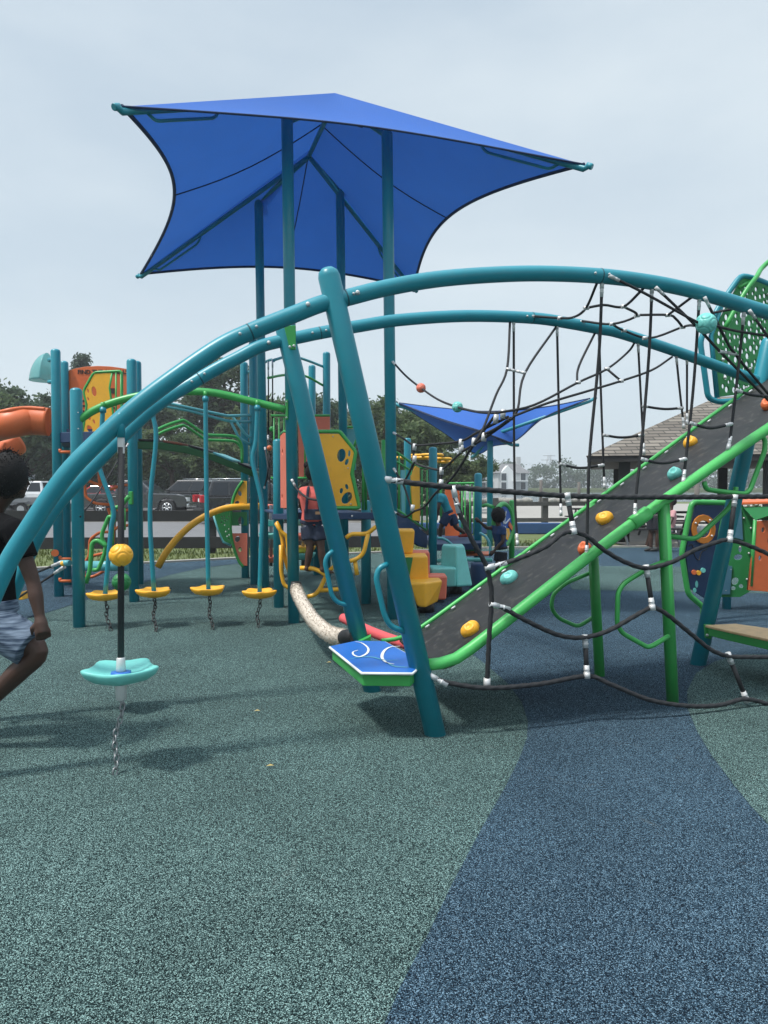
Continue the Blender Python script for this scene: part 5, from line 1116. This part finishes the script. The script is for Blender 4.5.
# half-round panel with yellow, green and coral fields on the back left post
pl4 = facing(12.1); arcpts = [(243, 481), (238, 488), (234, 497), (231.5, 509), (230.5, 522), (231.5, 537), (235, 551), (239, 561), (243.5, 567)]
arc = catmull([Vector((*pl4.uv(x, y), 0)) for x, y in arcpts], 4)
def field(y0_, y1_, m, holes, name):
    z0, z1 = pl4.uv(240, y0_)[1], pl4.uv(240, y1_)[1]; q = [(p.x, p.y) for p in arc if z1 <= p.y <= z0]; x1 = pl4.uv(247, 500)[0]
    flat(name, q + [(x1, q[-1][1]), (x1, q[0][1])], holes, m, MT, pl4.O, pl4.u, th=.02)
field(481, 511, YELLOW, [E_(pl4, 239.8, 493.5, 1.8, 2.6, -.4), E_(pl4, 237.2, 502.7, 2.2, 1.9, -.5)], 'round_panel'); field(512, 529, GPLAS, [E_(pl4, 241, 521, 3, 4.5, 0)], 'round_panel'); field(531, 566, SALMON, [E_(pl4, 237.4, 539, 2.5, 3.2, .5), E_(pl4, 240, 549.5, 1.9, 2.4, 0)], 'round_panel')
MB().tube([pl4.O + pl4.u * p.x + Vector((0, -.01, p.y)) for p in arc], .024, 10).build('panel_rim', GREEN, MT)
pl5 = facing(12.3); rn = random.Random(4)
hl = []
for k in range(46):
    x, y = rn.uniform(219, 230), rn.uniform(514, 540)
    if x < 216 + (y - 512) * .36 + 1.5 or any((x - a) ** 2 + (y - b) ** 2 < 5 for a, b in hl): continue
    hl.append((x, y))
gp_ = flat('perforated_panel', [pl5.uv(*q) for q in [(214, 515), (231, 509), (231, 544), (224, 541), (219, 531)]], [E_(pl5, x, y, .75, .75) for x, y in hl], GPLAS, MT, pl5.O, pl5.u, th=.02)
MB().tube([pl5.hit(*q) for q in [(213.5, 515), (218.5, 531), (223.5, 542), (231, 545.5)]], .02, 8).build('panel_rim', LTEAL, MT)
ply(MT, 'climbing_bar', [(158, 567), (166, 552), (178, 537), (192, 524), (207, 515), (222, 509), (232, 507), (262, 506)], [11.6, 11.6, 11.7, 11.8, 11.9, 12, 12.05, 12.2], .055, YELLOW, fr=.3)
# teal, coral and yellow step plates seen between the posts
for px, y, m, Y in ((272, 523, AQUA, 12.5), (272, 536, AQUA, 12.2), (272, 559, SALMON, 12.4), (304, 537, SALMON, 12.0), (303, 549, YELLOW, 12.4), (302, 556, AQUA, 12.2), (274, 508, SALMON, 12.6), (300, 522, AQUA, 12.5)):
    pod_disc(MB(), P(px, y, Y), .2, 4, y * .7, .06).build('step_disc', m, MT)
for px in (271, 303): MB().tube([P(px, 505, 12.4), P(px, 566, 12.4)], .03, 10).build('step_pole', STEEL, MT)
pxpost(MT, 317, 12.6, 500)
# ------------------------------------------------------------------ net bridge from the canopy post to the arch climber
rope(MT, [P(292, 480, 8.05), P(297, 489, 8.0), P(306, 497, 7.75), P(316, 500, 7.6), P(332, 500, 7.2)], .012, 's')
RB = thing('rope_bridge', 'sagging black rope net with orange and teal balls joining canopy post and arches', 'rope net', (*P(440, 487, 7).xy, 0))
def yb(px): return 8.35 - (px - 393) / (500 - 393) * 2.6 if px < 500 else 5.75 - (px - 500) / 60 * .5
def br_(pts, r=.012, cl='', **k): return rope(RB, [P(x, y, yb(x)) for x, y in pts], r, cl, **k)
br_([(393, 362), (406, 376), (421, 388), (438, 399.5), (457, 407), (478, 412), (497, 413)], .011, 's')
grip_ball(RB, P(421, 388, yb(421)), .05, SALMON); grip_ball(RB, P(457.5, 407, yb(457)), .05, AQUA)
for pts, cl in [([(394, 433), (404, 439), (414.5, 445), (436, 444), (461, 441), (478, 432), (508, 417)], 's'), ([(414.5, 445), (414.5, 462), (430, 468), (441, 469.5), (450, 463), (462, 452), (483, 439), (510, 420)], ''),
                ([(394, 469), (403, 484), (408, 498), (412, 511)], 's'), ([(414.5, 462), (408, 475), (403, 484)], ''), ([(394, 512), (405, 517), (414, 511.5), (424, 507), (434, 495), (441, 488), (452, 478), (463, 462), (470, 450), (488, 425), (497, 413)], 's'),
                ([(483, 429), (474, 444), (470, 451)], ''), ([(511, 418), (497, 428), (480, 436)], '')]: br_(pts, .0115, cl)
for x, y in ((414.5, 447), (414.5, 459), (441.5, 471), (441, 483), (412.5, 508), (461, 443), (461, 449), (474, 442), (484, 437), (496, 419), (503, 414)): clamp(RB, P(x, y, yb(x) - .02), (.1, 0, 1), .022, .07)
rope(RB, [P(441.5, 470, yb(441)), P(441, 486, yb(441))], .013)
# ------------------------------------------------------------------ foam roller, pool noodle
p0, p3 = P(296, 588, 8.02), W(352, 640, .97)
core = catmull([p0, P(298, 594, 7.8), P(304, 606, 7.3), P(315, 622, 6.7), P(330, 634, 6.1), P(345, 637.5, 5.75)], 6)
fz = MB(); rn = random.Random(9); fz.tube(core, [.062 + .002 * rn.random() for _ in core], 20)
cr_ = thing('fleece_roller', 'sagging beige fleece covered tube slung from the front canopy post to the leaning leg', 'roller', core[len(core) // 2])
fo = fz.build('sleeve', FUR, cr_); hr_ = MB()
for k in range(2600):
    i = rn.randrange(1, len(core) - 1); d = (core[i + 1] - core[i - 1]).normalized(); x = d.orthogonal().normalized(); x.rotate(Matrix.Rotation(rn.uniform(0, 6.28), 3, d)); c = core[i].lerp(core[i + 1], rn.random()) + x * .06
    y = d.cross(x) * .004; hr_.add([c - y, c + y, c + x * .016 + d * rn.uniform(-.012, .012)], [(0, 1, 2)])
hr_.build('fleece_pile', FUR, fo, fix=False)
MB().tube([p0 - Vector((0, 0, .03)) + Vector((0, 0, .10)), core[0], core[3]], [.055, .07, .066], 14).build('end_boot', BLACK, cr_); MB().tube([core[-2], core[-1], W(356, 636, .97)], [.062, .062, .05], 14).build('end_boot', BLACK, cr_)
nd = [P(343, 618, 6.75), P(352, 622.5, 6.6), P(372, 632, 6.3), P(396, 641, 6.05), P(408, 645, 5.95)]
no_ = MB().tube(catmull(nd, 5), .043, 20); no = no_.build('pool_noodle', PINK); d = (nd[1] - nd[0]).normalized(); MB().tube([nd[0] - d * .002, nd[0] + d * .004], .014, 12).build('bore', mat('painted_bore_shade', (.2, .03, .03), .9), no)  # bore is a solid disc; the hole's shade is painted in darker pink
tag(no, 'long pink foam tube leaning behind the blue platform', 'pool noodle')
for k, (x, y, lb) in enumerate([(329, 662.5, 'small yellow leaf on the rubber left of the blue platform'), (257, 711, 'yellow leaf on the green rubber left of the leaning leg'), (270, 766, 'tiny fallen leaf on the open green rubber ahead of the leaning leg')]):
    p = G(x, y, .012); s = .022; tag(MB().add([p + Vector((-s, 0, 0)), p + Vector((0, -s * .4, .006)), p + Vector((s, .004, .002)), p + Vector((0, s * .5, .008))], [(0, 1, 2, 3)]).build('fallen_leaf', mat('dry_leaf', (.42, .33, .12), .8), None), lb, 'leaf')
p = G(398, 644, .44); 
# ------------------------------------------------------------------ stepping blocks
def block(name, lab, cat, pieces, m, loc, pedestal=True):
    r = thing(name, lab, cat, loc)
    for bot, top_ in pieces:
        n_ = len(bot); MB().add([Vector(p) for p in bot] + [Vector(p) for p in top_], [list(range(n_))[::-1], list(range(n_, 2 * n_))] + [(k, (k + 1) % n_, n_ + (k + 1) % n_, n_ + k) for k in range(n_)]).build('block', m, r, .025)
    if pedestal:
        for bot, top_ in pieces[-2:]:
            c = sum((Vector(p) for p in bot), Vector()) / len(bot); MB().tube([(c.x, c.y, -.02), (c.x, c.y, c.z + .02)], .09, 14).build('pedestal', BLACK, r)
    return r
def quad(x0, x1, Y, dep, z, skew=0): return [(x0, Y, z), (x1, Y, z), (x1 + skew, Y + dep, z), (x0 + skew, Y + dep, z)]
def X(px, Y): return P(px, 487, Y).x
Y = 8.75; z_ = lambda y, Y=8.75: zat(y, Y)
block('stepping_blocks', 'stack of yellow stepping blocks behind the front leaning leg', 'play blocks', [
    (quad(X(394, 9.3), X(413, 9.3), 9.3, .4, z_(554, 9.3)), quad(X(392, 9.3), X(415, 9.3), 9.3, .4, z_(530, 9.3))),
    (quad(X(411, 9.0), X(429, 9.0), 9.0, .45, z_(585, 9.0)), quad(X(401, 9.0), X(428, 9.0), 9.0, .45, z_(556, 9.0))),
    ([(X(417, 8.8), 8.6, z_(607, 8.6)), (X(426, 8.6), 8.55, z_(608, 8.55)), (X(438, 8.8), 8.8, z_(602, 8.8)), (X(436, 9.1), 9.1, z_(602, 8.8)), (X(417, 9.1), 9.1, z_(604, 8.7))],
     [(X(408, 8.8), 8.6, z_(583, 8.6)), (X(425, 8.6), 8.55, z_(582.5, 8.55)), (X(443, 8.8), 8.8, z_(580.5, 8.8)), (X(440, 9.1), 9.1, z_(580.5, 8.8)), (X(408, 9.1), 9.1, z_(582, 8.7))])], YELLOW, (X(420, 9), 9, 0))
MB().prism([(X(401, 9.0), 8.985, z_(557.5, 8.985)), (X(413, 9.0), 8.985, z_(557.5, 8.985)), (X(409, 9.0), 8.985, z_(579, 8.985))], (0, .012, 0)).build('green_inset', GPLAS, bpy.data.objects['stepping_blocks'])
block('stepping_blocks', 'coral stepping blocks showing behind the yellow stack', 'play blocks', [
    (quad(X(409, 9.7), X(430, 9.7), 9.7, .35, z_(590, 9.7)), quad(X(408, 9.7), X(430, 9.7), 9.7, .35, z_(552, 9.7))),
    (quad(X(420, 9.6), X(446, 9.6), 9.5, .35, z_(600, 9.5)), quad(X(420, 9.6), X(447, 9.6), 9.5, .35, z_(576, 9.5)))], SALMON, (X(430, 9.7), 9.7, 0))
block('stepping_blocks', 'aqua stepping blocks with a tall tapered back beside the navy drum', 'play blocks', [
    ([(X(456, 10.2), 10.0, z_(587, 10)), (X(473, 10.2), 10.2, z_(586, 10.2)), (X(470, 10.6), 10.7, z_(586, 10.2)), (X(441, 10.6), 10.7, z_(586, 10.2)), (X(440, 10.3), 10.3, z_(586, 10.2))],
     [(X(456, 10.2), 10.1, z_(546, 10.1)), (X(465, 10.2), 10.25, z_(546, 10.2)), (X(463, 10.6), 10.6, z_(546, 10.2)), (X(443, 10.6), 10.6, z_(546, 10.2)), (X(442, 10.3), 10.3, z_(546, 10.2))]),
    (quad(X(430, 10.1), X(455, 10.1), 9.9, .4, z_(587, 9.9)), quad(X(430, 10.1), X(455.5, 10.1), 9.9, .4, z_(568, 9.9)))], AQUA, (X(452, 10.3), 10.3, 0))
dr = MB(); c = P(481, 590, 11.0); dr.tube([(c.x, 11.0, -.01), (c.x, 11.0, .02), (c.x, 11.0, z_(564, 11) - .02), (c.x, 11.0, z_(563, 11))], [.15, .155, .155, .14], 22)
tag(dr.build('play_drum', NAVY, None), 'navy blue drum standing between the aqua blocks and the ramp', 'play drum')
# ------------------------------------------------------------------ far right deck with stairs, railing and ring climber
RD = thing('low_deck', 'low navy play deck with green railings, yellow panel and stairs', 'play deck', (*P(450, 487, 12.2).xy, 0))
for px, Y, yt in ((407.5, 13.0, 438), (433, 11.1, 447), (478.2, 12.2, 473), (458, 14.3, 520)): pxpost(RD, px, Y, yt)
dzz = zat(543, 11.6); MB().prism([(X(430, 11.3), 11.3, dzz - .1), (X(484, 11.3), 11.6, dzz - .1), (X(480, 13.6), 13.6, dzz - .1), (X(425, 13.6), 13.4, dzz - .1)], (0, 0, .1)).build('deck', DECKM, RD, .008)
st = Plane(P(392, 487, 10.2), P(428, 487, 11.4) - P(392, 487, 10.2))
flat('stair_side', [st.uv(*q) for q in [(394, 512), (403, 515), (426, 535), (426, 548), (418, 546), (394, 530)]], [], NAVY, RD, st.O, st.u, th=.04)
for a_, b_ in (((392, 449), (419, 468)), ((392, 459), (410, 470)), ((392, 506), (426, 530))): MB().tube([st.hit(*a_), st.hit(*b_)], .018, 8).build('stair_rail', GREEN, RD)
for x, y0_, y1_ in ((399, 454, 512), (405, 458, 515), (411, 466, 520), (422, 470, 528), (427, 470, 530)): MB().tube([st.hit(x, y0_), st.hit(x, y1_)], .014, 8).build('baluster', GREEN, RD)
MB().tube([st.hit(419, 468), st.hit(430, 467)], .018, 8).build('stair_rail', GREEN, RD)
flat('rail_panel', [st.uv(*q) for q in [(412, 520), (411, 476), (415, 466), (419, 468), (419.5, 521)]], [], YELLOW, RD, st.O + Vector((0, -.03, 0)), st.u, th=.02)
flat('rail_panel', [st.uv(*q) for q in [(401, 518), (401, 470), (405, 470), (405, 518)]], [], LTEAL, RD, st.O, st.u, th=.02)
MB().tube([P(384, 440, 9.6), P(384, 515, 9.6)], .035, 10).build('rail_post', GREEN, RD)
pb = facing(13.3)
MB().tube(fillet([pb.hit(441, 535), pb.hit(441, 488), pb.hit(446, 483.5), pb.hit(479, 483), pb.hit(479, 543)], .06), .02, 8).build('railing', GREEN, RD)
for x in (462, 465, 470, 474): MB().tube([pb.hit(x, 484), pb.hit(x, 543)], .014, 8).build('baluster', GREEN, RD)
flat('rail_panel', [pb.uv(*q) for q in [(445, 536), (445, 488), (459, 488), (460, 502), (457, 512), (460, 536)]], [], ORANGE, RD, pb.O, pb.u, th=.02)
plg = facing(11.4); MB().tube(fillet([plg.hit(437, 561), plg.hit(452, 559), plg.hit(492, 560)], .03), .03, 10).build('step_rail', AQUA, RD)
MB().tube(catmull([plg.hit(437, 538), plg.hit(444, 539), plg.hit(452, 545), plg.hit(455, 553)], 5), .022, 10).build('hand_loop', LTEAL, RD)
MB().tube(catmull([P(480, 533, 11.8), P(486, 537, 11.7), P(490, 545, 11.6), P(490, 556, 11.5)], 5), .022, 10).build('hand_loop', LTEAL, RD)
MB().prism([P(466, 556, 12), P(489, 556, 12), P(489, 553, 12.4), P(466, 553, 12.4)], (0, 0, .03)).build('seat_step', ORANGE, RD, .008)
MB().prism([P(464, 546, 12.6), P(478, 546, 12.6), P(478, 556, 12.6), P(464, 556, 12.6)], (0, .05, 0)).build('green_skirt', GPLAS, RD)
# yellow ring climber
for k, (x, y, dx) in enumerate([(432, 455, 11), (440, 459, 11.5), (425, 458, 12), (445, 462, 8), (405, 458, 12), (418, 455.5, 9)]):
    c = P(x, y, 14.2 + .15 * k); rr = dx * 14.2 / F * .95; MB().tube([c + Vector((rr * math.cos(t), rr * .9 * math.sin(t), 0)) for t in [6.283 * j / 22 for j in range(22)]], .028, 8, closed=True).build('climbing_ring', YPAINT, RD)
# round blue activity panel
RP_ = thing('round_panel', 'round blue activity panel with a green rim and orange shapes behind the girl', 'play panel', (*P(510, 487, 11.6).xy, 0))
d_ = Vector((.55, .83, 0)).normalized(); c = P(503, 525, 11.4); pl6 = Plane((c.x, c.y, 0), d_); rad = 21 * 11.4 / F
cz = c.z; circ = [(rad * math.cos(t), cz + rad * math.sin(t)) for t in [6.283 * k / 36 for k in range(36)]]
bl = flat('disc', circ, [], mat('royal_blue_plastic', (.02, .09, .36), .42, .08, 5), RP_, pl6.O, pl6.u, th=.03)
MB().tube([pl6.at(rad * math.cos(t), cz + rad * math.sin(t)) for t in [6.283 * k / 40 for k in range(40)]], .04, 10, closed=True).build('rim', GREEN, RP_)
nn6 = -Vector((d_.y, -d_.x, 0)) if (Vector((d_.y, -d_.x, 0))).y > 0 else Vector((d_.y, -d_.x, 0))
def deco(pts, m, name, o=.02): MB().prism([pl6.at(a, cz + b) + nn6 * o for a, b in pts], nn6 * .012).build(name, m, bl)
deco([(.02, -.2), (.12, -.24), (.2, -.14), (.16, -.06), (.06, -.05), (.0, -.1)], ORANGE if False else YELLOW, 'play_piece'); deco([(.15, -.02), (.27, -.1), (.3, -.04), (.18, .05)], ORANGE, 'play_piece')
for t in (.4, 1.3, 2.2, 3.4, 5.2): deco([(.03 * math.cos(t), .03 * math.sin(t)), (.22 * math.cos(t), .22 * math.sin(t)), (.22 * math.cos(t + .08), .22 * math.sin(t + .08)), (.03 * math.cos(t + .5), .03 * math.sin(t + .5))], WHITE, 'line_mark')
MB().tube(catmull([P(483, 506, 12), P(487, 505, 11.9), P(493, 507, 11.7)], 4), .03, 8).build('bracket', GREEN, RP_); pxpost(RP_, 512, 11.9, 500, .045, m=GREEN)
# ------------------------------------------------------------------ right tower: perforated panel, activity panel and playhouse
PT = thing('perforated_panel', 'tall green perforated panel in a teal tube frame at the top of the ramp', 'play panel', (*P(740, 487, 6.9).xy, 0))
pu = Plane(P(735, 487, 6.95), Vector((.96, .2, 0)))
po = [pu.uv(*q) for q in [(741, 278), (755, 281), (790, 296), (772, 330), (750, 393), (718, 397), (711, 335), (728, 303)]]
rn = random.Random(12); hp = []; tries = 0
def inpoly(x, y, pp):
    c = False; j = len(pp) - 1
    for i in range(len(pp)):
        if (pp[i][1] > y) != (pp[j][1] > y) and x < (pp[j][0] - pp[i][0]) * (y - pp[i][1]) / (pp[j][1] - pp[i][1]) + pp[i][0]: c = not c
        j = i
    return c
pxo = [(741, 278), (755, 281), (790, 296), (772, 330), (750, 393), (718, 397), (711, 335), (728, 303)]; ins = [(750 + (x - 750) * .84, 335 + (y - 335) * .93) for x, y in pxo]
while len(hp) < 150 and tries < 9000:
    tries += 1; x, y = rn.uniform(708, 790), rn.uniform(276, 398); rr = rn.choice((1.5, 1.9, 2.4))
    if not inpoly(x, y, ins) or 324 < y < 333 and x < 745 or 370 < y < 376: continue
    if any(((x - a) / .8) ** 2 + ((y - b) / 1.35) ** 2 < (rr + q + .85) ** 2 for a, b, q in hp): continue
    hp.append((x, y, rr))
flat('panel', po, [[pu.uv(x + rr * .8 * math.cos(t), y + rr * 1.35 * math.sin(t)) for t in [6.283 * k / 10 for k in range(10)]] for x, y, rr in hp], GPLAS, PT, pu.O, pu.u, th=.02, bev=.002)
fz_ = [pu.hit(*q) for q in [(741, 275), (756, 279), (800, 297), (775, 340), (757, 385), (752, 399), (718, 402), (708, 398), (700, 340), (722, 302)]]
MB().tube(fillet(fz_, .06, 3, True), .026, 12, closed=True).build('frame_tube', TEAL, PT)
MB().tube([pu.hit(722, 304), pu.hit(711, 336), pu.hit(717, 398)], .022, 10).build('frame_tube', TEAL, PT)
MB().tube(catmull([pu.hit(720, 330) + Vector((0, -.1, 0)), pu.hit(738, 297) + Vector((0, -.12, 0)), pu.hit(751, 280) + Vector((0, -.1, 0)), pu.hit(762, 268), pu.hit(775, 258), pu.hit(800, 252)], 5), .022, 10).build('hand_hoop', GREEN, PT)
MB().tube([pu.hit(738, 288), pu.hit(751, 281)], .02, 8).build('hand_hoop', GREEN, PT)
for x, y in ((722, 360), (749, 369), (745, 388), (724, 378), (767, 295)): bolt(pu.hit(x, y) - Vector((0, .02, 0)), (0, -1, 0), .015, PT)
pxpost(PT, 786, 7.1, 330); pxpost(PT, 812, 7.4, 330)
AP = thing('activity_panel', 'navy activity panel with an orange ring window in a green frame under the ramp', 'play panel', (*P(710, 487, 7.9).xy, 0))
pa = Plane(P(710, 487, 8.0), Vector((.97, .24, 0)))
flat('panel', [pa.uv(*q) for q in [(695, 505), (726, 505), (721, 520), (708, 592), (704, 598), (689, 588), (685, 552)]], [E_(pa, 702.5, 529, 7, 8.5)], NAVY, AP, pa.O, pa.u, th=.025)
flat('ring_window', E_(pa, 702.5, 529, 12, 14.5), [E_(pa, 702.5, 529, 7, 8.6)], mat('amber_plastic', (.62, .20, .02), .42, .08, 5), AP, pa.O - Vector((0, .02, 0)), pa.u, th=.02)
for t in (.6, 2.2, 3.7, 5.4): bolt(pa.hit(702.5 + 9.6 * math.cos(t), 529 + 11.6 * math.sin(t)) - Vector((0, .03, 0)), (0, -1, 0), .012, AP)
MB().tube(fillet([pa.hit(*q) for q in [(692, 502), (729, 503), (722, 520), (706, 604), (703, 607), (688, 594), (681.5, 553)]], .06, 3, True), .03, 12, closed=True).build('panel_frame', GREEN, AP)
MB().ell(pa.hit(702, 530) + Vector((0, .03, 0)), (.045, .045, .05)).build('spinner', WHITE, AP)
for x, y, m in ((693, 572, ORANGE), (697.5, 572.5, YELLOW), (702, 570, AQUA)): MB().tube([pa.hit(x, y) - Vector((0, .012, 0)), pa.hit(x, y) - Vector((0, .035, 0))], .026, 14).build('button', m, AP)
MB().tube(catmull([pa.hit(*q) - Vector((0, .014, 0)) for q in [(688, 546), (692, 545), (694, 555), (698, 560), (701, 552), (706, 549), (707, 545)]], 4), .006, 6).build('track_groove', BLACK, AP)
for x, y, a_, b_ in ((696, 584, 1.3, 3.5), (694, 590, 1.6, 2.4)): flat('pebble_mark', E_(pa, x, y, a_, b_), [], AQUA, AP, pa.O - Vector((0, .018, 0)), pa.u, th=.006, bev=.001)
MB().tube([pa.hit(703, 607), pa.hit(703, 625)], .03, 10).build('bracket', GREEN, AP); pxpost(AP, 712, 8.3, 500, .04, m=TEAL)
PH = thing('playhouse', 'small green and orange playhouse with pebble shaped cut outs at the right edge', 'playhouse', (*P(750, 487, 8.8).xy, 0))
h1 = Plane(P(728, 487, 9.0), Vector((.9, -.35, 0))); h2 = Plane(P(748, 487, 8.55), Vector((1, .05, 0)))
flat('wall_panel', [h1.uv(*q) for q in [(722, 510), (742, 504), (753, 519), (752, 590), (740, 597), (722, 597), (716, 592)]], [E_(h1, 740, 549, 1.6, 3.2), E_(h1, 738, 557, 4.2, 2.8, -.2), E_(h1, 735, 581, 3.2, 3.9, .6), E_(h1, 733, 588, 2.6, 1.9), E_(h1, 741, 586, 2.2, 2.0, .4)], GPLAS, PH, h1.O, h1.u, th=.022)
flat('wall_panel', [h1.uv(*q) for q in [(732, 514), (740, 508), (742, 540), (732, 537)]], [], mat('slate_blue_plastic', (.06, .17, .24), .45, .08, 5), PH, h1.O - Vector((.0, .03, 0)), h1.u, th=.02)
flat('wall_panel', [h1.uv(*q) for q in [(722, 564), (731, 566), (729, 594), (720, 594)]], [], MATS['slate_blue_plastic'], PH, h1.O - Vector((.0, .03, 0)), h1.u, th=.02)
for x, y in ((743, 518), (750, 528), (748, 553), (746, 579), (730, 569), (725, 590)): bolt(h1.hit(x, y) - Vector((0, .02, 0)), (-.3, -1, 0), .013, PH)
flat('door_panel', [h2.uv(*q) for q in [(756, 521), (800, 519), (800, 594), (747, 590)]], [E_(h2, 762.5, 530, 1.6, 2.6), E_(h2, 759.5, 558, 1.5, 2.6), E_(h2, 779, 541, 12, 12)], ORANGE, PH, h2.O, h2.u, th=.025)
MB().tube([h2.hit(755, 520), h2.hit(751, 586)], .02, 10).build('corner_post', GREEN, PH)
rr_ = MB(); rr_.prism([P(741, 505, 8.9), P(800, 503, 8.0), P(800, 497, 9.6), P(741, 500, 9.8)], (0, 0, .035)); rr_.build('roof', ORANGE, PH, .008)
rg = MB(); rg.prism([P(743, 507, 8.9), P(800, 506, 8.0), P(800, 519, 8.45), P(756, 520, 8.6)], (0, .02, .0)); rg.build('eave_panel', GPLAS, PH, .004)
for x, Y in ((728, 9.05), (790, 8.6)): pxpost(PH, x, Y, 520, .05)
